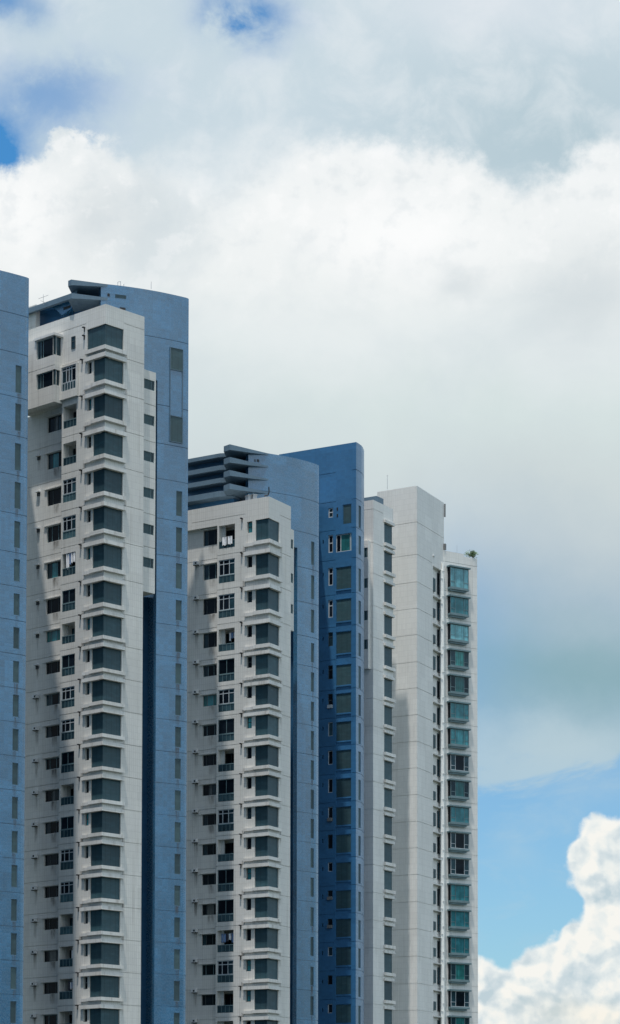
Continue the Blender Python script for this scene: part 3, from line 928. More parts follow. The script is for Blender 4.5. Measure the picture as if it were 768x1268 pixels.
# balcony bay of the second floor from the top
bb = MB()
q0, q1 = fl.s_px(94.8, 460, 0.28), fl.s_px(74.0, 460, 0.28)
fb_ = fl.shifted(0.28)
bq0, bq1 = fb_.s_px(94.8, 460), fb_.s_px(73.0, 460)
bb.facade(fb_, bq0, bq1, rz + 0.25, head[1] + 0.22, [(fb_.s_px(93.9, 460), fb_.s_px(76, 460), sill[1] + 0.05, head[1] + 0.1, 0.24)])
bb.vquad(fb_.at(bq0), fb_.at(bq0, -0.29), rz + 0.25, head[1] + 0.22)
bb.hquad([fb_.at(bq0), fb_.at(bq1), fb_.at(bq1, -0.3), fb_.at(bq0, -0.3)], rz + 0.25)
bb.hquad([fb_.at(bq0), fb_.at(bq1), fb_.at(bq1, -0.3), fb_.at(bq0, -0.3)], head[1] + 0.22)
bb.build('balcony_bay', M['white'], TA)
window(TA, fb_, fb_.s_px(93.8, 460), fb_.s_px(76.2, 460), sill[1] + 0.75, head[1] + 0.08, -0.12, [(1, 'glass'), (0.6, 'glass_blue'), (0.6, 'glass'), (1, 'glass_blue')], 'frame_white', 'balcony_glazing', 0.08, 0.8)
rl = MB(); rl.box(fb_, fb_.s_px(93.8, 460), fb_.s_px(76.2, 460), sill[1] + 0.07, sill[1] + 0.72, -0.1, -0.06)
rl_o = rl.build('balcony_railing', M['rail'], TA)
rl2 = MB()
for j in range(6):
    q = fb_.s_px(93.8, 460) + (fb_.s_px(76.2, 460) - fb_.s_px(93.8, 460)) * j / 5.3
    rl2.box(fb_, q, q + 0.06, sill[1] + 0.06, sill[1] + 0.74, -0.055, -0.02)
rl2.build('rail_bars', M['frame_white'], rl_o)

# blue bowed wall behind
xsA, PA = bowed(217.6, 234.8, [(122.3, 73), (134, 71), (146, 69), (158, 66.5), (170, 64), (182, 61.5), (193.5, 59), (201, 57), (209.8, 56), (217.6, 55), (225.0, 53), (228.6, 44), (230.6, 26), (232.0, 26)])
iS = xsA.index(217.6); iW = xsA.index(209.8)
pS = PA[iS]; xx = 221
zA1 = zat(366.0, pS, xx)
tops = [607.5, 652.6, 697.2, 742.6, 782.0, 821.2] + arange(860.3, 39.35, 11)
bots = [638.7, 683.2, 728.6, 768.0, 807.3, 846.7] + arange(885.7, 39.35, 11)
lou = [(zat(b, pS, xx), zat(t, pS, xx)) for t, b in zip(tops, bots)]
wide = [(zat(458.5, pS, xx), zat(432.2, pS, xx)), (zat(547.5, pS, xx), zat(516.5, pS, xx))]
jt = [zat(y, pS, xx) for y in (430.0 - 7, 505.5, 553.0, 596.5)] + [l[0] - 0.45 * (l[0] - l2[1]) - 0.04 for l, l2 in zip(lou[:-1], lou[1:])]
zbox = zat(459.0, pt(186, 233.6), 186)
iB = xsA.index(193.5)
zinf1 = zat(458.5, pt(185, 232.6), 185)
zinf0 = zat(733.0, pt(185, 232.6), 185)
bw = blue_wall(TA, xsA, PA, lambda i: 0.0 if i >= iB else zinf1 - 0.6, zA1, iS, lou, jt)
strip_louvres(TA, PA, iS, lou)
fS = Face(PA[iW], PA[iS + 1] - PA[iW])
for (a, b) in wide:
    mb = MB(); q1 = fS.s_px(225.6, 500); q0 = fS.s_px(210.6, 500)
    mb.box(fS, q0, q1, a, b, -0.02, 0.05)
    o = mb.build('wide_louvre', M['louvre_strip'], TA)
    f2 = MB(); f2.box(fS, q0 - 0.05, q0 - 0.002, a - 0.05, b + 0.05, -0.02, 0.09); f2.box(fS, q1 + 0.002, q1 + 0.05, a - 0.05, b + 0.05, -0.02, 0.09)
    f2.box(fS, q0, q1, b + 0.003, b + 0.05, -0.02, 0.088); f2.box(fS, q0, q1, a - 0.05, a - 0.003, -0.02, 0.088)
    f2.build('frame', M['fin'], o)
mb = MB()
for xq in (210.4, 225.8):
    q = fS.s_px(xq, 490)
    mb.box(fS, q - 0.03, q + 0.03, wide[1][1] + 0.06, wide[0][0] - 0.06, -0.02, 0.07)
mb.build('panel_frame', M['fin'], TA)
mb = MB(); mb.box(fS, fS.s_px(211.2, 490), fS.s_px(225.0, 490), wide[1][1] + 0.10, wide[0][0] - 0.10, -0.02, 0.02)
mb.build('wall_panel', M['blue'], TA)
# end of the blue slab and its rear
rw = MB()
rw.prism([PA[iB] + Vector((0.1, 0.7)), PA[-1] + Vector((-0.05, 0.3)), PA[-1] + Vector((-0.9, 8.5)), PA[iB] + Vector((-4.0, 11))], 0, zA1 - 1.2)
rw.build('rear_wall', M['blue'], TA)
# recess beside the white wing, and the white link with small windows that fills its top
fi = Face(A['right'], fr.d).shifted(-0.55)
sl = MB()
sb = Face(pt(173, 236.6), dirv(60))
pa_, pb_ = sb.p_px(173), sb.p_px(191.2)
sl.vquad(pa_, pb_, 0, zinf0 + 0.5)
sl.vquad(pb_, PA[iB], 0, zinf1 + 0.2)
sl.build('recess_wall', M['deep_blue'], TA)
lk = MB()
k0, k1 = fi.s_px(172), fi.s_px(191.6)
wr_t = [470.0, 513.8, 559.3, 604.4, 649.3, 690.8]
wr = [(fi.z_px(184.5, y + 12.3), fi.z_px(184.5, y)) for y in wr_t]
kw0, kw1 = fi.s_px(176.5), fi.s_px(190.1)
lk.facade(fi, k0, k1, zinf0, zinf1, [(kw0, kw1, a, b, 0.2) for a, b in wr] + [(k0, k1, b + 0.95, b + 0.95 + GROOVE, GDEP) for a, b in wr[1:]])
lk.vquad(fi.at(k1), fi.at(k1, -2.5), zinf0, zinf1)
for z_ in (zinf0, zinf1): lk.hquad([fi.at(k0), fi.at(k1), fi.at(k1, -3.0), fi.at(k0, -3.0)], z_)
lk.build('white_link', M['white'], TA)
for a, b in wr:
    window(TA, fi, kw0 + 0.01, kw1 - 0.01, a, b, -0.1, [(0.75, 'louvre_kitchen'), (0.3, 'glass_blue')], 'frame_teal', 'link_window', 0.05)
# crown: two blades, slanting beam, inner walls
zf1t = zA1 - 0.006
def blade(root, corner_x, y_ref, Yc, tip_x, tip_ang, merge_pt, z0, z1, back):
    c_ = pt(corner_x, Yc, y_ref)
    tipf = Face(c_, dirv(tip_ang))
    tip = tipf.p_px(tip_x, y_ref)
    mb = MB()
    pl = [tip, c_, merge_pt] + back
    zl = [z0, z0, z1 - 0.14] + [z0] * len(back)
    for i in range(len(pl)):
        a, b = pl[i], pl[(i + 1) % len(pl)]
        za, zb_ = zl[i], zl[(i + 1) % len(pl)]
        L = (b - a).length
        mb.quad([(a.x, a.y, za), (b.x, b.y, zb_), (b.x, b.y, z1), (a.x, a.y, z1)], [(0, za), (L, zb_), (L, z1), (0, z1)])
    mb.hquad(pl, z1)
    tri = [(0, 1, 2)] + [(0, i, i + 1) for i in range(2, len(pl) - 1)]
    for q in tri: mb.quad([(pl[i].x, pl[i].y, zl[i]) for i in q], [(pl[i].x, pl[i].y) for i in q])
    return mb.build('roof_blade', M['fin'], root)
mA = Face(PA[2], PA[3] - PA[2]).p_px(148.5, 357, -0.06)
bkA = [pt(124, 236, 357), pt(96, 236, 357)]
blade(TA, 88.4, 348, 230.5, 84.5, -42, mA, zf1t - 0.52, zf1t, bkA)
zf2t = zat(362.8, pt(90, 230.5, 363), 90)
blade(TA, 88.6, 364, 230.5, 84.5, -42, mA, zf2t - 0.50, zf2t, bkA)
fbm = Face(pt(91.5, 231.9, 362), dirv(-46.6))
bz = MB()
bs0, bs1 = fbm.s_px(92.0, 362), fbm.s_px(30, 385)
zb0 = fbm.z_px(88.0, 363.2)
bz.box(fbm, bs0, bs1, zb0 - 0.48, zb0, -0.35, 0.0)
p0, p1 = fbm.at(bs0), fbm.at(bs0, -0.35)
pe = pt(95.6, 231.6, 357)
for (u0, u1) in ((p0, p1),):
    a3 = [(p0.x, p0.y, zb0), (p1.x, p1.y, zb0), (pe.x, pe.y + 0.3, zf1t - 0.5), (pe.x, pe.y, zf1t - 0.5)]
    bz.quad(a3, [(0, 0)] * 4)
    bz.quad([(p0.x, p0.y, zb0), (p0.x, p0.y, zb0 - 0.48), (pe.x, pe.y, zf1t - 1.0), (pe.x, pe.y, zf1t - 0.5)], [(0, 0)] * 4)
bz.build('crown_beam', M['fin'], TA)
iw = MB()
inner = fbm.shifted(-1.7)
iw.vquad(inner.p_px(99, 370), inner.p_px(20, 390), A['ztop'] - 2.0, zb0 - 0.05)
c1, c2 = inner.p_px(99, 370), pt(122.3, 234.2, 365)
iw.vquad(c1, c2, A['ztop'] - 2.0, zf1t - 0.1)
iw.hquad([fbm.at(bs0, -0.2), fbm.at(bs1, -0.2), fbm.at(bs1, -1.8), fbm.at(bs0, -1.8)], zb0 - 0.1)
iw.build('crown_wall', M['deep_blue'], TA)
# slanting stair cover inside the crown
sp = MB()
mid = fbm.shifted(-0.6)
zz = lambda x, y: mid.z_px(x, y)
quad_px = [(61, 379.5), (82, 371.5), (95.3, 375.0), (86.5, 383.6), (76.5, 390.5), (70, 383.5)]
front = [(mid.p_px(x, y), zz(x, y)) for x, y in quad_px]
sp.quad([(p.x, p.y, z_) for p, z_ in front], [(i, i) for i in range(6)])
sp.quad([(p.x + 0.3, p.y + 0.9, z_ + 0.25) for p, z_ in front][::-1], [(i, i) for i in range(6)])
for i in range(6):
    (p, z_), (q, w_) = front[i], front[(i + 1) % 6]
    sp.quad([(p.x, p.y, z_), (q.x, q.y, w_), (q.x + 0.3, q.y + 0.9, w_ + 0.25), (p.x + 0.3, p.y + 0.9, z_ + 0.25)], [(0, 0)] * 4)
sp.build('stair_cover', M['blue'], TA)
slot = MB(); slot.box(mid, mid.s_px(87.5, 379), mid.s_px(79, 381), zz(83, 382.5), zz(83, 379.5), 0.01, 0.05)
slot.build('stair_vent', M['black'], TA)
ep = MB(); fe = fl.shifted(-1.0)
ep.box(fe, fe.s_px(44.6, 390), fe.s_px(26, 390), A['roof_z'], fe.z_px(44.6, 377.0), -0.5, 0.0)
ep.build('crown_end_wall', M['white'], TA)
# small openings in the top of the blue wall
f3 = Face(PA[1], PA[2] - PA[1])
for (x0, x1, y0, y1) in ((133.2, 136.0, 363.3, 366.8),):
    mb = MB(); mb.box(f3, f3.s_px(x0, 365), f3.s_px(x1, 365), f3.z_px(x0, y1), f3.z_px(x0, y0), -0.05, 0.02); mb.build('wall_opening', M['black'], TA)
f3 = Face(PA[2], PA[3] - PA[2])
mb = MB(); mb.box(f3, f3.s_px(143, 366), f3.s_px(156.3, 366), f3.z_px(150, 369.3), f3.z_px(150, 365.2), -0.05, 0.02)
wo_ = mb.build('wall_opening', M['louvre'], TA)
mb = MB(); mb.box(f3, f3.s_px(148.5, 383), f3.s_px(155.5, 383), f3.z_px(152, 384.5), f3.z_px(152, 380.8), -0.05, 0.02)
mb.build('wall_opening', M['black'], TA)

# ================================================================== tower with four blades
cb = pt(332.6, 244)
TB = thing('apartment_tower', 'white fronted tower with four stacked blue grey blades on its roof, middle of the photo', 'tower', (cb.x, cb.y + 6, 0), 'apartment towers in a row')
B_sill = [668.1, 711.2, 754.9, 797, 835] + arange(872.5, 37.58, 6) + arange(1098, 38.0, 6)
B_head = [641.3, 684.4, 728, 771.1, 809.3] + arange(847.0, 37.6, 6) + arange(1072.7, 38.0, 6)
B = white_block(TB, dict(corner=332.6, depth=244, dl=-56.0, dr=28.5, rec=0.45, heads=B_head, sills=B_sill, top=614.5,
    left_end=237.4, step=268.8, right_end=360.1, lou_l=316.2, lou_l_wide=316, lou_r=345.8, wide_first=False, tall=4,
    sw=(305.6, 312.2), spout=299.7, first_bal=0, bal=(270.6, 290.6), bal_z=-0.15, bal_top=0.1, win=(251.4, 270), win_tall=(0.52, 0.06), ac=244.0,
    ac_from=0, ac_z=0.02, ac_more=(), deep=8.5, top_joint=0.75, seed=11, teal=(5,), halfteal=(),
    bal_style=[0, 1, 1, 0, 2, 1, 2, 0, 2, 1, 0, 2, 2, 0, 1, 0, 3], rec_top=lambda h, s: h[0] + 0.10))
fl, fr, rec = B['fl'], B['fr'], B['rec']
# overhanging top at the left and the glazed recess under it
ov = MB()
ov.box(fl, fl.s_px(237.4) + 0.001, fl.s_px(224), B['head'][0] + 0.10, B['ztop'] - 0.002, -6.0, 0.0)
ov.build('overhang', M['white'], TB)
rc = Face(rec.p_px(237.2), fl.d).shifted(-1.1)
rs0, rs1 = rc.s_px(238.5), rc.s_px(222)
gm_ = MB(); Hh = []
for i in range(len(B_head)):
    Hh.append((rc.s_px(236.8), rc.s_px(225), B['sill'][i] - 0.1, B['head'][i] - 0.2, 0.12))
gm_.facade(rc, rs0, rs1, 0, B['head'][0] + 0.1, Hh)
gm_.build('recess_wall', M['deep_blue'], TB)
for i, h in enumerate(Hh):
    window(TB, rc, h[0], h[1], h[2], h[3], -0.1, [(0.4, 'glass_blue'), (0.5, 'glass_green' if i % 3 else 'glass_blue'), (1, 'glass')], 'frame_dark', 'recess_window', 0.05)
    lb2 = MB(); lb2.box(rc, h[0] - 0.05, h[1], h[2] - 0.35, h[2] - 0.2, 0.002, 0.5)
    lb2.build('ledge', M['fin'], TB)

xsB, PB = bowed(385.3, 254.2, [(307, 62), (316, 61), (325, 60), (335, 59), (345, 57), (355, 54), (363, 50), (368.2, 47), (376, 44), (385.3, 40), (389.2, 37), (391.6, 28), (393.4, 18), (394.6, 18)])
iS = xsB.index(385.3); pS = PB[iS]; xx = 387
zB1 = zat(572.8, pS, xx)
tops = [670.2, 712, 754.5, 795.9] + arange(832.2, 36.32, 7) + arange(1086.6, 36.7, 6)
bots = [699.3, 741.5, 783.3, 820.0] + arange(856.4, 36.32, 7) + arange(1110.4, 36.7, 6)
lou = [(zat(b, pS, xx), zat(t, pS, xx)) for t, b in zip(tops, bots)]
jt = [zat(620.0, pS, xx), zat(662, pS, xx)] + [l[0] - 0.45 * (l[0] - l2[1]) - 0.04 for l, l2 in zip(lou[:-1], lou[1:])]
iB = xsB.index(368.2)
plk = pt(361.5, 250.5)
zinf1, zinf0 = zat(661.3, plk, 361.5), zat(785.6, plk, 361.5)
blue_wall(TB, xsB, PB, lambda i: 0.0 if i >= iB else zinf1 - 0.8, zB1, iS, lou, jt)
strip_louvres(TB, PB, iS, lou)
rw = MB()
rw.prism([PB[iB] + Vector((0.1, 0.7)), PB[-1] + Vector((-0.05, 0.3)), PB[-1] + Vector((-0.15, 10.8)), PB[iB] + Vector((-4.0, 10))], 0, zB1 - 1.2)
rw.build('rear_wall', M['blue'], TB)
fi = Face(B['right'], fr.d).shifted(-0.3)
sl = MB()
sb = Face(pt(356, 254.3), dirv(62))
sl.vquad(sb.p_px(356), sb.p_px(365.5), 0, zinf1)
sl.vquad(sb.p_px(365.5), PB[iB], 0, zinf1 + 0.2)
sl.build('recess_wall', M['deep_blue'], TB)
lk = MB()
k0, k1 = fi.s_px(357), fi.s_px(363.9)
wr_t = [667.8, 710.2, 748.2]
kw0, kw1 = fi.s_px(360.2), fi.s_px(363.0)
wr = [(fi.z_px(361.6, y + 11.5), fi.z_px(361.6, y)) for y in wr_t]
lk.facade(fi, k0, k1, zinf0, zinf1, [(kw0, kw1, a, b, 0.2) for a, b in wr])
lk.vquad(fi.at(k1), fi.at(k1, -1.5), zinf0, zinf1)
for z_ in (zinf0, zinf1): lk.hquad([fi.at(k0), fi.at(k1), fi.at(k1, -2.0), fi.at(k0, -2.0)], z_)
lk.build('white_link', M['white'], TB)
for a, b in wr:
    window(TB, fi, kw0, kw1, a, b, -0.1, [(1, 'louvre_kitchen')], 'frame_teal', 'link_window', 0.05)
# crown
mB = Face(PB[3], PB[4] - PB[3]).p_px(335.5, 560, -0.06)
bkB = [pt(307, 255, 560), pt(288, 255, 560)]
for yb in (549.7, 565.8, 582.0, 598.6):
    zt_ = min(zat(yb, pt(284.6, 247.7, 560), 284.6), zB1 - 0.006)
    blade(TB, 284.6, 560, 247.7, 277.2, -40, mB, zt_ - 0.55, zt_, bkB)
fbm = Face(pt(272.0, 250.2, 565), dirv(-57))
fb2 = Face(pt(287.5, 250.4, 560), pt(272.0, 250.2, 565) - pt(287.5, 250.4, 560))
back = fbm.shifted(-1.3)
bw_ = MB()
zb_low = B['roof_z'] - 0.2
zb_top = fbm.z_px(271.5, 563.0)
bw_.vquad(back.p_px(290, 560), back.p_px(222, 575), zb_low, zb_top)
bw_.vquad(back.p_px(290, 560), pt(307, 253, 560), zb_low, zb_top + 0.4)
bw_.vquad(pt(307, 253, 560), PB[0], zb_low, zb_top + 0.4)
bw_.build('crown_wall', M['deep_blue'], TB)
for (ya, yb) in ((561.4, 566.0), (576.3, 581.9), (592.0, 597.6), (608.0, 615.0)):
    z1_, z0_ = fbm.z_px(271.5, ya), fbm.z_px(271.5, yb)
    mb = MB()
    e0, e1 = fbm.at(0), fbm.p_px(222, 575)
    g0 = pt(288.5, 250.0, 560)
    inn = fbm.n * -1.25
    mb.prism([e1, e0, g0, g0 + Vector((0.8, 1.4)), e0 + inn, e1 + inn], z0_, z1_)
    mb.build('crown_band', M['fin'], TB)
f3 = Face(PB[2], PB[3] - PB[2])
for (x0, x1) in ((315.2, 316.6), (318.2, 321.0)):
    fx = Face(PB[1], PB[2] - PB[1])
    mb = MB(); mb.box(fx, fx.s_px(x0, 570), fx.s_px(x1, 570), fx.z_px(x0, 571.8), fx.z_px(x0, 568.6), -0.05, 0.02); mb.build('wall_opening', M['black'], TB)

# ================================================================== blue slab tower with the white strip
cc = pt(441.0, 264)
TC = thing('apartment_tower', 'blue slab tower with a flat shaded face of grey louvres and white right wing', 'tower', (cc.x, cc.y + 6, 0), 'apartment towers in a row')
fc_ = Face(cc, dirv(-59.6))
zc1_ = zat(547.3, cc, 441.2)
K_top = [624.0, 660.0, 700.8, 740.7, 780.9, 822.0, 857.5, 892.7, 927.9, 963, 998, 1032.5, 1067, 1101.7, 1137, 1172, 1207.5, 1243]
K_bot = [648.6, 682.0, 728.8, 768.7, 808.5, 848, 882.5, 917.0, 952.0, 987, 1021.5, 1056, 1090.5, 1125.3, 1160.5, 1195.7, 1231.6, 1267]
S = lambda x: fc_.s_px(x)
sw0, sw1 = S(406.4), S(412.3)
lo0, lo1, lon = S(415.8), S(435.4), S(424.2)
hol = []; rows = []
for i, (t, b) in enumerate(zip(K_top, K_bot)):
    zt_, zb_ = fc_.z_px(432, t), fc_.z_px(432, b)
    rows.append((zb_, zt_))
    if i == 1:
        hol.append((S(415.8), S(435.4), zb_, zt_, 0.2))
    else:
        hol.append((lon if i == 0 else lo0, lo1, zb_, zt_, 0.14))
    hh = 1.0 if i == 0 else (1.85 if i in (1, 2, 3) else 1.45)
    if i > 11: hh = 0.95
    dz_ = {0: -0.15}.get(i, 0.05)
    hol.append((sw0, sw1, zt_ - hh + dz_, zt_ + dz_, 0.16))
    if i > 1 and i < len(K_top) - 1: hol.append((lo0 + (lo1 - lo0) * 0.02, lo1 - (lo1 - lo0) * 0.02, fc_.z_px(432, K_top[i + 1]) + 0.10, zb_ - 0.10, 0.09))
    if i: hol.append((S(399.4), S(400.8), zt_ - 0.75, zt_ - 0.35, 0.25))
jt = [fc_.z_px(432, 583.0), fc_.z_px(432, 619)] + [b - 0.5 * (b - t2) for (b, _), (_, t2) in zip(rows[:-1], rows[1:])]
sEnd = S(345)
for zj in jt: hol += [(0, min(lo0, lo1) - 0.02, zj, zj + GROOVE, GDEP), (max(lo0, lo1) + 0.02, sEnd, zj, zj + GROOVE, GDEP)]
mb = MB()
mb.facade(fc_, 0, sEnd, 0, zc1_, hol)
# rounded right end
xsC, PC = bowed(441.0, 264, [(441.0, 27), (443.4, 22), (447.6, 13), (449.2, 8), (450.4, 5), (450.9, 0)])
endS = 1
pS = PC[1]
e_top = [623.5, 661, 701.5, 741.5, 781.5, 822.5, 858, 893.2, 928.4, 963.4, 998.4, 1033, 1067.5, 1102.2, 1137.5, 1172.5, 1208, 1243.5]
e_bot = [651, 684, 730, 770, 810, 850, 884, 919, 953.5, 988.5, 1023, 1057.5, 1092, 1126.5, 1161.5, 1196.7, 1232.6, 1268]
lou = [(zat(b + 1.5, pS, 445), zat(t + 1.5, pS, 445)) for t, b in zip(e_top, e_bot)]
u = 0
for i in range(len(PC) - 1):
    d = PC[i + 1] - PC[i]; f_ = Face(PC[i], d)
    if f_.n.dot(Vector((1, 0))) < 0: f_.n = -f_.n
    holes = [(0, d.length, zj, zj + GROOVE, GDEP) for zj in jt]
    if i == endS: holes += [(0.15, d.length - 0.15, a, b, 0.14) for a, b in lou]
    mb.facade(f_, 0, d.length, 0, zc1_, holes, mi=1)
    if i == endS:
        fE, LE = f_, d.length
bC = [PC[-1], PC[-1] + Vector((-4.0, 7.0)), fc_.at(sEnd, -4.0), fc_.at(sEnd)]
mb.hquad([cc] + PC[1:] + bC[1:], zc1_)
for i in range(len(bC) - 1): mb.vquad(bC[i], bC[i + 1], 0, zc1_)
mb.build('blue_wall', [M['deep_blue'], M['blue_skylit']], TC)
for a, b in lou:
    q = MB(); q.box(fE, 0.16, LE - 0.16, a + 0.01, b - 0.01, -0.12, -0.07); q.build('wall_louvre', M['louvre_strip'], TC)
rnd = random.Random(5)
for i, (zb_, zt_) in enumerate(rows):
    if i == 1:
        window(TC, fc_, lo0, lo1, zb_, zt_, -0.15, [(0.35, 'glass_pale'), (1.9, 'glass_green'), (0.9, 'glass')], 'frame_white', 'window', 0.09, label='wide window with a pale green curtain')
    else:
        q0, q1 = (lon if i == 0 else lo0), lo1
        if q0 > q1: q0, q1 = q1, q0
        q = MB(); q.box(fc_, q0 + 0.05, q1 - 0.05, zb_ + 0.05, zt_ - 0.05, -0.12, -0.07)
        o = q.build('kitchen_louvre', M['louvre_kitchen'], TC)
        q = MB()
        q.box(fc_, q0, q0 + 0.06, zb_, zt_, -0.13, -0.03); q.box(fc_, q1 - 0.06, q1, zb_, zt_, -0.13, -0.03)
        q.box(fc_, q0 + 0.06, q1 - 0.06, zb_, zb_ + 0.06, -0.13, -0.032); q.box(fc_, q0 + 0.06, q1 - 0.06, zt_ - 0.06, zt_, -0.13, -0.032)
        o2 = q.build('frame', M['deep_blue'], o)
    hh = 1.0 if i == 0 else (1.85 if i in (1, 2, 3) else 1.45)
    if i > 11: hh = 0.95
    dz_ = {0: -0.15}.get(i, 0.05)
    window(TC, fc_, sw0, sw1, zt_ - hh + dz_, zt_ + dz_, -0.13, [(1, rnd.choice(['glass', 'glass', 'glass_blue', 'glass']))], 'frame_white' if i < 4 or rnd.random() < 0.4 else 'frame_dark', 'small_window', 0.10 if i < 4 else 0.07, rnd.choice([0.68, 0.55]) if i < 7 else None)
    if i in (10, 13, 14) or i == 6:
        q = MB(); q.box(fc_, sw1 + 0.02, sw0 - 0.02, zt_ - hh + 0.0, zt_ - hh + 0.34, -0.1, 0.22)
        q.build('air_conditioner', M['pipe_dark'] if i != 6 else M['frame_white'], TC)
for yy in (628.5, 636.5):
    q = MB(); q.box(fc_, S(417), S(418.6), fc_.z_px(418, yy + 3.6), fc_.z_px(418, yy), 0.003, 0.03); q.build('wall_vent', M['black'], TC)

# white strip: right hand wing of the same tower
c2 = pt(462.3, 271)
gl, gr = Face(c2, dirv(-58)), Face(c2, dirv(29.5))
zw1 = zat(618.8, c2, 461.2)
s_end = gr.s_px(487.0)
W_sill = [672.0, 706.8, 745.9, 785.4, 824.3, 863.0] + arange(897.1, 34.06, 6) + [1101.4, 1135.6, 1169.8, 1204.0, 1238.3, 1272.5]
W_top = [647.0, 682.0, 721.3, 760.8, 799.5, 839.3] + arange(873.2, 34.06, 6) + [1077.5, 1111.8, 1145.8, 1180.0, 1214.4, 1249.4]
wl0 = gr.s_px(475.9)
hol = []; wrows = []
for t, b in zip(W_top, W_sill):
    zt_, zb_ = gr.z_px(475.9, t), gr.z_px(475.9, b)
    wrows.append((zb_, zt_)); hol.append((wl0, s_end, zb_, zt_, 0.4, 'ro'))
mb = MB()
jw = [b - 0.62 * (b - t2) for (b, _), (_, t2) in zip(wrows[:-1], wrows[1:])]
jw += [wrows[0][1] + 0.9]
mb.facade(gr, 0, s_end, 0, zw1, hol + [(0, wl0 - 0.3, z_, z_ + GROOVE, GDEP) for z_ in jw])
hg = [(0, gl.s_px(447.0), z_, z_ + GROOVE, GDEP) for z_ in jw]
mb.facade(gl, 0, gl.s_px(447.0), 0, zw1, hg)
# third face round the corner at the right end, its rear and roof
ge = Face(gr.at(s_end), -gl.d)
if ge.d.y < 0: ge.d = -ge.d
ge = Face(gr.at(s_end), dirv(-58.0)); ge.n = -gl.n
mb.facade(ge, 0, 4.5, 0, zw1, [(0, 1.6, b, t, 0.4, 'lo') for b, t in wrows])
q3 = ge.at(4.5); q4 = gl.at(gl.s_px(447.0))
mb.vquad(q3, q4, 0, zw1)
mb.hquad([c2, gr.at(s_end), q3, q4], zw1)
mb.build('white_wall', M['white_fresh'], TC)
for (zb_, zt_) in wrows:
    q = MB()
    pl = elbow(Face(gr.at(0), gr.d), wl0, ge, 1.6, -0.10, -0.38) if False else None
    a0, a1 = gr.at(wl0 + 0.01, -0.10), isect(gr, -0.10, ge, -0.10)
    a2, a3 = ge.at(1.59, -0.10), ge.at(1.59, -0.38)
    a4, a5 = isect(gr, -0.38, ge, -0.38), gr.at(wl0 + 0.01, -0.38)
    q.prism([a0, a1, a2, a3, a4, a5], zb_ + 0.004, zt_ - 0.004)
    q.build('corner_louvre', M['louvre'], TC)
    for (nm, z0_, z1_, oo) in (('sill_band', zb_ - 0.34, zb_ - 0.004, 0.28), ('head_band', zt_ + 0.004, zt_ + 0.30, 0.20)):
        q = MB()
        b0, b1 = gr.at(wl0 - 0.12, oo), isect(gr, oo, ge, oo * 0.3)
        b2, b3 = ge.at(1.7, oo * 0.3), ge.at(1.7, -0.03)
        b4, b5 = isect(gr, -0.03, ge, -0.03), gr.at(wl0 - 0.12, -0.03)
        q.prism([b0, b1, b2, b3, b4, b5], z0_, z1_)
        q.build(nm, M['band'], TC)
# white link with small windows between slab and wing
gk = gl.shifted(0.5)
lz1, lz0 = gk.z_px(453, 669.5), gk.z_px(453, 828)
k0, k1 = gk.s_px(456.2), gk.s_px(446)
wy = [678, 716.0, 756.0, 791.8]
kw0, kw1 = gk.s_px(455.4), gk.s_px(450.6)
wr = [(gk.z_px(453.5, y + 12), gk.z_px(453.5, y)) for y in wy]
lk = MB()
lk.facade(gk, k0, k1, lz0, lz1, [(kw0, kw1, a, b, 0.16) for a, b in wr])
lk.vquad(gk.at(k0), gk.at(k0, -0.55), lz0, lz1)
for z_ in (lz0, lz1): lk.hquad([gk.at(k0), gk.at(k1), gk.at(k1, -0.55), gk.at(k0, -0.55)], z_)
lk.build('white_link', M['white_fresh'], TC)
for a, b in wr:
    window(TC, gk, kw0, kw1, a, b, -0.1, [(0.6, 'louvre_kitchen'), (1, 'louvre_kitchen')], 'frame_teal', 'link_window', 0.05)
# blue roof beam behind the white strip
bf = Face(pt(466, 275.0, 620), dirv(-58))
q = MB(); q.box(bf, bf.s_px(466.3, 615), bf.s_px(449, 620), zw1 - 0.6, bf.z_px(460, 615.0), -1.5, 0.0)
q.build('crown_band', M['fin'], TC)

# ================================================================== pale tower with bay windows
cdn = pt(516.5, 279)
TD = thing('apartment_tower', 'pale grey white tower with a stack of teal bay windows, rightmost in the photo', 'tower', (cdn.x, cdn.y + 6, 0), 'apartment towers in a row')
hl_, hr_ = Face(cdn, dirv(-58)), Face(cdn, dirv(24.5))
zd1 = zat(601.3, cdn, 517.3)
s_l = hl_.s_px(467.2, 620)
s_r = hr_.s_px(549.8, 650)
s_slot0, s_slot1 = hr_.s_px(536.2), hr_.s_px(547.2)
J = [646.5, 686.5, 720.7, 753.3, 786.0, 819.6, 852.0] + arange(885, 33.0, 6) + [1083.0, 1116.6, 1150.3, 1184.0, 1217.6, 1251.0]
jz = [zat(y, cdn, 516.5) for y in J]
zslot = hr_.z_px(541, 704)
mb = MB()
mb.facade(hl_, 0, s_l, 0, zd1, [(0, s_l, z_, z_ + GROOVE, GDEP) for z_ in jz])
mb.facade(hr_, 0, s_r, 0, zd1, [(0, s_slot0 - 0.2, z_, z_ + GROOVE, GDEP) for z_ in jz if z_ < zslot + 1] + [(0, s_r, z_, z_ + GROOVE, GDEP) for z_ in jz if z_ >= zslot + 1] +
          [(s_slot0, s_slot1, 0, zslot, 0.34)])
p1_, p2_ = hr_.at(s_r), hl_.at(s_l)
p3_, p4_ = p1_ + Vector((-5.5, 5.5)), p2_ + Vector((1.5, 6))
for a, b in ((p1_, p3_), (p3_, p4_), (p4_, p2_)): mb.vquad(a, b, 0, zd1)
mb.hquad([cdn, p1_, p3_, p4_, p2_], zd1)
mb.build('slab_wall', M['white_fresh'], TD)
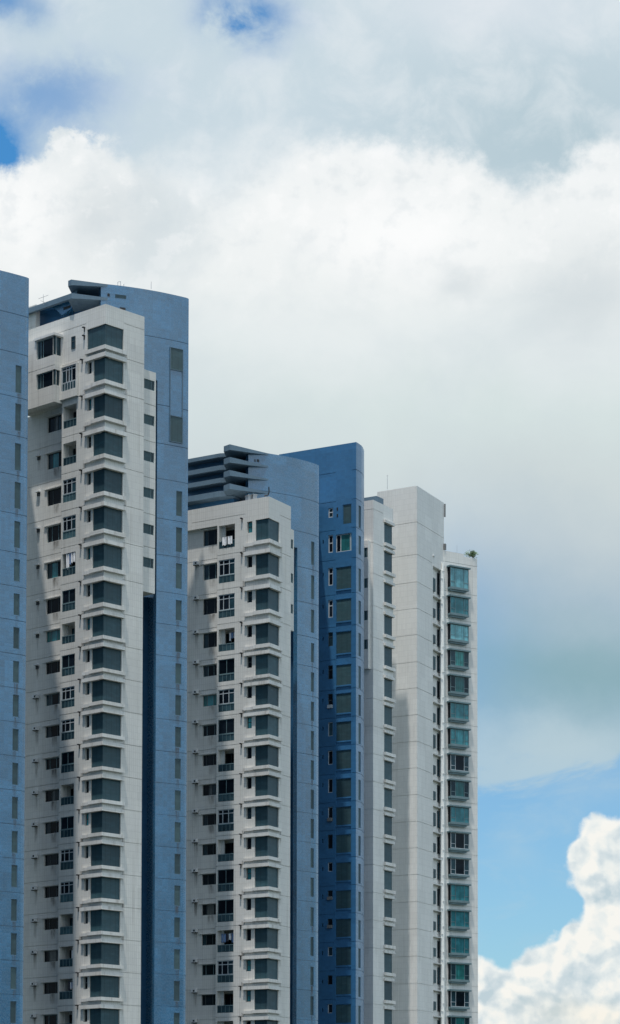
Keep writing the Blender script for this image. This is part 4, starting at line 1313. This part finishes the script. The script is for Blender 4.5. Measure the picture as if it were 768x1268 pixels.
# lower wing with the bays
wv = pt(548.4, 286.0)
hw = Face(wv, dirv(55))
x_r = hw.s_px(591.1)
zp1 = hw.z_px(552.5, 682.2)
zp2 = hw.z_px(575, 689.2)
s_stepp = hw.s_px(574.3, 690)
Bt = [704.4, 740.7, 774.6, 807.0, 838.5, 871.6] + arange(903.7, 32.1, 6) + [1096.4, 1128.7, 1161.4, 1194.2, 1227.6, 1260.0]
Bb = [728.5, 760.6, 793.2, 825.2, 857.6, 890.2] + arange(922.4, 32.1, 6) + [1115.3, 1147.6, 1180.3, 1213.2, 1246.6, 1279.0]
bz_ = [(hw.z_px(565, b + 0.5), hw.z_px(565, t)) for t, b in zip(Bt, Bb)]
wj = [t + 0.62 for b, t in bz_]
w0s, w1s = hw.s_px(554.6), hw.s_px(577.2)
mb = MB()
wl_s = hw.s_px(547.6)
gro = [(wl_s, x_r, z_, z_ + GROOVE, GDEP) for z_ in wj]
mb.facade(hw, wl_s, s_stepp, 0, zp1, [(w0s, w1s, b, t, 0.3) for b, t in bz_] + gro)
mb.facade(hw, s_stepp, x_r, 0, zp2, [(w0s, w1s, b, t, 0.3) for b, t in bz_] + gro)
e1_ = hw.at(x_r); e2_ = e1_ + Vector((-3.5, 6.0)); e3_ = hw.at(wl_s, -6.0)
mb.vquad(e1_, e2_, 0, zp2); mb.vquad(e2_, e3_, 0, zp2)
mb.hquad([hw.at(wl_s), hw.at(x_r), e2_, e3_], zp2 - 0.003)
mb.vquad(hw.at(s_stepp), hw.at(s_stepp, -0.3), zp2, zp1)
mb.quad([(*hw.at(wl_s), zp1), (*hw.at(s_stepp), zp1), (*hw.at(s_stepp, -0.3), zp1), (*hw.at(wl_s, -0.3), zp1)], [(0, 0), (1, 0), (1, 0.3), (0, 0.3)])
mb.vquad(hw.at(wl_s, -0.3), hw.at(s_stepp, -0.3), zp2, zp1)
mb.build('wing_wall', M['white_fresh'], TD)
kinds = ['glass_pale', 'glass_teal', 'glass_pale', 'glass_green', 'glass_green', 'glass_teal', 'glass_teal', 'glass', 'glass_green', 'glass_teal', 'glass', 'glass', 'glass_teal', 'glass_teal', 'glass_teal', 'glass_green', 'glass', 'glass_green']
pj = 0.46
for i, (b, t) in enumerate(bz_):
    kd = kinds[i]
    sd_ = 'glass_blue' if kd in ('glass', 'glass_green') else kd
    mb = MB()
    mats_ = [M[kd], M[sd_], M['glass']]
    L = w1s - w0s
    q0, q1 = w0s + L * 0.0, w1s
    m1, m2 = w0s + L * 0.26, w0s + L * 0.74
    mb.vquad(hw.at(q0, pj), hw.at(m1, pj), b, t, q0, m1, 1)
    mb.vquad(hw.at(m1, pj), hw.at(m2, pj), b, t, m1, m2, 0)
    mb.vquad(hw.at(m2, pj), hw.at(q1, pj), b, t, m2, q1, 1)
    mb.vquad(hw.at(q0, pj), hw.at(q0, -0.1), b, t, 0, 0.5, 2)
    mb.vquad(hw.at(q1, pj), hw.at(q1, -0.1), b, t, 0, 0.5, 2)
    w = mb.build('bay_window', mats_, TD)
    fbx = MB()
    fm = 0.06
    fr_m = 'frame_white' if kd == 'glass' else 'frame_teal'
    for q in (q0, m1 - fm / 2, m2 - fm / 2, q1 - fm): fbx.box(hw, q, q + fm, b, t, pj - 0.03, pj + 0.03)
    fbx.box(hw, q0 + fm, q1 - fm, b, b + fm, pj - 0.03, pj + 0.028); fbx.box(hw, q0 + fm, q1 - fm, t - fm, t, pj - 0.03, pj + 0.028)
    zz_ = b + (t - b) * 0.28
    fbx.box(hw, q0 + fm, m1 - fm / 2, zz_, zz_ + fm, pj - 0.03, pj + 0.026); fbx.box(hw, m2 + fm / 2, q1 - fm, zz_, zz_ + fm, pj - 0.03, pj + 0.026)
    fbx.build('frame', M[fr_m], w)
    sx = MB(); sx.box(hw, q0 - 0.03, q1 + 0.03, b - 0.22, b - 0.004, 0.004, pj + 0.06); sx.box(hw, q0 + 0.05, q1 - 0.28, b - 0.40, b - 0.222, 0.004, pj - 0.06)
    sx.build('bay_sill', M['frame_teal'], w)
    hx = MB(); hx.box(hw, q0 - 0.16, q1 + 0.16, t + 0.004, t + 0.17, 0.004, pj + 0.22)
    hx.build('bay_canopy', M['frame_teal'], w)
# windows in the slot
sf = hr_.shifted(-0.32)
for i, (b, t) in enumerate(bz_):
    dzz = hr_.z_px(541, Bt[i] + 2.5) - t
    b2, t2 = b + dzz, t + dzz
    window(TD, sf, sf.s_px(541.2), sf.s_px(546.6), b2 - 0.15, t2, 0.02, [(1, 'glass_blue' if i % 2 else 'glass')], 'frame_dark', 'slot_window', 0.06)
    lx = MB(); lx.box(hr_, s_slot0 + 0.02, s_slot0 + (s_slot1 - s_slot0) * 0.42, b2 - 0.1, b2 + 0.85 + 0.5 * (i % 3 == 0), -0.33, -0.12)
    lx.build('service_louvre', M['louvre_kitchen'], TD)
    sx = MB(); sx.box(hr_, s_slot0 + 0.01, s_slot1 - 0.01, t2 + 0.28, t2 + 0.40, -0.33, 0.05)
    sx.build('slot_ledge', M['band'], TD)
# pipes
def pipe(x, y0, y1, face, off, r, mat, parent):
    p = face.p_px(x, 780, off)
    mb = MB(); zt_, zb_ = zat(y0, p, x), (0.0 if y1 is None else zat(y1, p, x))
    mb.tube((p.x, p.y, zb_), (p.x, p.y, zt_), r, 8)
    o = mb.build('downpipe', M[mat], parent)
    cl = MB(); z_ = zt_ - 1.0
    while z_ > max(zb_, 15):
        cl.tube((p.x, p.y, z_), (p.x, p.y, z_ + 0.07), r * 1.35, 8); z_ -= 2.85
    cl.build('clamp', M['unit'], o)
    return o
hp = Face(hr_.at(s_r), dirv(55))
pipe(546.6, 706, None, hp, 0.42, 0.15, 'pipe', TD)
pipe(548.3, 697, None, hp, 0.44, 0.16, 'pipe', TD)
pipe(549.9, 690, None, hp, 0.12, 0.06, 'pipe', TD)
pq = hr_.at(s_r, 0.12)
mb = MB(); mb.tube((pq.x, pq.y, hr_.z_px(549.5, 640)), (pq.x, pq.y, hr_.z_px(549.5, 624)), 0.09, 8); mb.build('downpipe', M['pipe_dark'], TD)
mb = MB(); mb.box(hr_, s_r - 0.18, s_r + 0.12, hr_.z_px(549.5, 681), hr_.z_px(549.5, 673.5), 0.0, 0.24); mb.build('rainwater_box', M['pipe_dark'], TD)
mb = MB(); mb.box(hr_, hr_.s_px(536), hr_.s_px(537.6), hr_.z_px(537, 689.5), hr_.z_px(537, 687.6), 0.0, 0.15); mb.build('wall_lamp', M['unit'], TD)

# ================================================================== things on roofs and balconies
def antenna(x, y0, y1, Y, label, bars=(), r=0.022, group='roof aerials'):
    p = pt(x, Y, y1)
    z0, z1 = zat(y1, p, x), zat(y0, p, x)
    t = thing('antenna', label, 'antenna', (p.x, p.y, z0), group)
    mb = MB(); mb.tube((p.x, p.y, z0), (p.x, p.y, z1), r, 6, 0, r * 0.7)
    mb.build('mast', M['metal'], t)
    if bars:
        mb = MB()
        for (fz, hw_, tilt) in bars:
            zz_ = z0 + (z1 - z0) * fz
            mb.tube((p.x - hw_, p.y, zz_ - tilt), (p.x + hw_, p.y, zz_ + tilt), r * 0.75, 6)
        mb.build('crossbar', M['metal'], t)
    return t
antenna(53.7, 364.5, 377.5, 234.3, 'thin aerial with slanting crossbars on the beam of the two-bladed crown', ((0.75, 0.45, 0.17), (0.3, 0.25, -0.1)))
antenna(187.3, 348.5, 357.8, 233.4, 'short plain rod on the curved top of the two-bladed tower')
antenna(479.8, 588.0, 606, 281.0, 'tall thin rod on the roof of the pale slab', ((0.93, 0.10, 0.0),))
antenna(566.0, 675.0, 684.5, 286.9, 'tiny rod on the parapet above the bay windows', (), 0.016)
# little frame on the curved top
pf0, pf1 = pt(146.0, 233.0, 352), pt(153.5, 233.4, 352)
zf = zat(353.2, pf0, 146)
mb = MB()
for p_, h_ in ((pf0, 0.30), (pt(149.5, 233.2, 352), 0.42), (pf1, 0.30)):
    mb.tube((p_.x, p_.y, zf - 0.3), (p_.x, p_.y, zf + h_), 0.022, 6)
a_ = pt(149.5, 233.2, 352)
mb.tube((pf0.x, pf0.y, zf + 0.30), (a_.x, a_.y, zf + 0.42), 0.02, 6)
mb.tube((pf1.x, pf1.y, zf + 0.30), (pt(152, 233.3, 352).x, 233.3, zf + 0.1), 0.02, 6)
tag(mb.build('handrail', M['metal']), 'small bent metal handrail on the curved top of the two-bladed tower', 'handrail')

# hook and clutter on the four-bladed tower roof
ph = pt(333.0, 245.6, 610)
zh0, zh1 = zat(613.0, ph, 333), zat(603.0, ph, 333)
mb = MB()
mb.tube((ph.x - 0.45, ph.y, zh0 - 0.1), (ph.x - 0.05, ph.y, zh0 + 0.02), 0.06, 8)
mb.tube((ph.x - 0.05, ph.y, zh0 + 0.02), (ph.x + 0.03, ph.y, zh0 + 0.3), 0.06, 8)
mb.tube((ph.x + 0.03, ph.y, zh0 + 0.3), (ph.x, ph.y, zh1), 0.06, 8)
tag(mb.build('davit', M['black']), 'black bent davit arm on the roof corner under the lowest blade', 'davit')
for i, (x0, x1, y0, y1, mt, lb) in enumerate(((307.5, 312.0, 613.5, 619, 'metal', 'grey roof tank just under the lowest of the four blades'),
                                           (313.5, 318.5, 612.5, 618, 'metal', 'grey equipment box on the roof right of the roof tank'))):
    fx = Face(pt(x0, 247.6, 614), dirv(60))
    mb = MB()
    z1_, z0_ = fx.z_px(x0, y0), B['roof_z']
    mb.box(fx, 0, fx.s_px(x1, 614), z0_, z1_, -0.6, 0.0)
    mb.box(fx, -0.04, fx.s_px(x1, 614) + 0.04, z1_ + 0.002, z1_ + 0.07, -0.65, 0.05)
    tag(mb.build('roof_tank' if i == 0 else 'equipment_box', M[mt]), lb, 'tank' if i == 0 else 'box')

# washing
fl, S = A['fl'], A['S']
sl_, hd_ = A['sill'], A['head']
clothes(fl, S(92), S(80), hd_[6] - 0.12, -0.06, ['cloth', 'cloth', 'cloth_blue', 'cloth'], 'bright white washing on a balcony of the second tower', 5, 0.8, 1.55)
clothes(fl, S(91.5), S(84.5), hd_[19] - 0.4, -0.3, ['cloth_blue', 'cloth', 'cloth_dark'], 'blue and white washing on a low balcony of the second tower', 3)
clothes(fl, S(92.5), S(89.0), hd_[18] - 0.45, -0.25, ['cloth'], 'single white cloth in a low balcony of the second tower', 1, 0.7, 0.9)
fl, S = B['fl'], B['S']
sl_, hd_ = B['sill'], B['head']
clothes(fl, S(288), S(274.5), sl_[0] + 0.92, 0.08, ['cloth', 'cloth'], 'white bedding spread over the top balcony rail of the four-bladed tower', 2, 0.7, 0.85)
clothes(fl, S(289), S(281), hd_[3] - 0.35, -0.4, ['cloth', 'cloth_blue'], 'pale washing on the fourth balcony down of the four-bladed tower', 3, 0.5, 0.8)
clothes(fl, S(289), S(272), hd_[13] - 0.3, -0.35, ['cloth_blue', 'cloth', 'cloth_dark', 'cloth_blue'], 'dark and pale washing behind a low balcony of the four-bladed tower', 5, 0.5, 0.9)

clothes(fl, S(288.5), S(274), hd_[11] - 0.3, -0.3, ['cloth', 'cloth_blue', 'cloth', 'cloth_dark'], 'mixed washing with a pale sheet behind a low glazed balcony of the four-bladed tower', 4, 0.5, 0.9)
clothes(fl, S(288.5), S(280), hd_[6] - 0.35, -0.3, ['cloth_blue', 'cloth'], 'two pale garments on a middle balcony of the four-bladed tower', 2, 0.6, 0.8)
clothes(A['fl'], A['S'](91.5), A['S'](82), A['head'][9] - 0.35, -0.25, ['cloth', 'cloth_dark', 'cloth_blue'], 'three garments on a middle balcony of the tower with two roof blades', 3, 0.6, 0.9)
# shrub growing on the parapet
ps = hw.p_px(585.0, 690, -0.4)
TS = thing('shrub', 'small green shrub growing on the roof parapet of the rightmost tower', 'shrub', (ps.x, ps.y, zp2))
rnd = random.Random(9)
mb = MB()
mb.tube((ps.x, ps.y, zp2 - 0.02), (ps.x + 0.05, ps.y, zp2 + 0.35), 0.05, 6, 0, 0.03)
limbs = []
for i in range(11):
    a = rnd.uniform(0, 6.28); rr = rnd.uniform(0.2, 0.62)
    e = Vector((ps.x + rr * math.cos(a), ps.y + rr * math.sin(a), zp2 + rnd.uniform(0.35, 0.85)))
    mb.tube((ps.x + 0.03, ps.y, zp2 + 0.2), e, 0.02, 5, 0, 0.008); limbs.append(e)
e = Vector((ps.x + 0.62, ps.y, zp2 + 0.55)); mb.tube((ps.x + 0.05, ps.y, zp2 + 0.25), e, 0.012, 5, 0, 0.006); far_l = e
e = Vector((ps.x + 0.5, ps.y, zp2 + 0.15)); mb.tube((ps.x + 0.05, ps.y, zp2 + 0.1), e, 0.012, 5, 0, 0.006); far_2 = e
mb.build('trunk', M['bark'], TS)
mb = MB()
def leaf(c, size):
    a = Vector((rnd.uniform(-1, 1), rnd.uniform(-1, 1), rnd.uniform(-0.6, 1))).normalized()
    b = a.orthogonal().normalized()
    q = [c - a * size, c + b * size * 0.45, c + a * size, c - b * size * 0.45]
    mb.quad(q, [(0, 0), (1, 0), (1, 1), (0, 1)])
for e in limbs:
    for j in range(60):
        leaf(e + Vector((rnd.gauss(0, 0.14), rnd.gauss(0, 0.14), rnd.gauss(0, 0.11))), rnd.uniform(0.06, 0.11))
for e in (far_l, far_2):
    for j in range(9): leaf(e + Vector((rnd.gauss(0, 0.07), rnd.gauss(0, 0.05), rnd.gauss(0, 0.05))), rnd.uniform(0.04, 0.07))
mb.build('foliage', M['leaf'], TS)
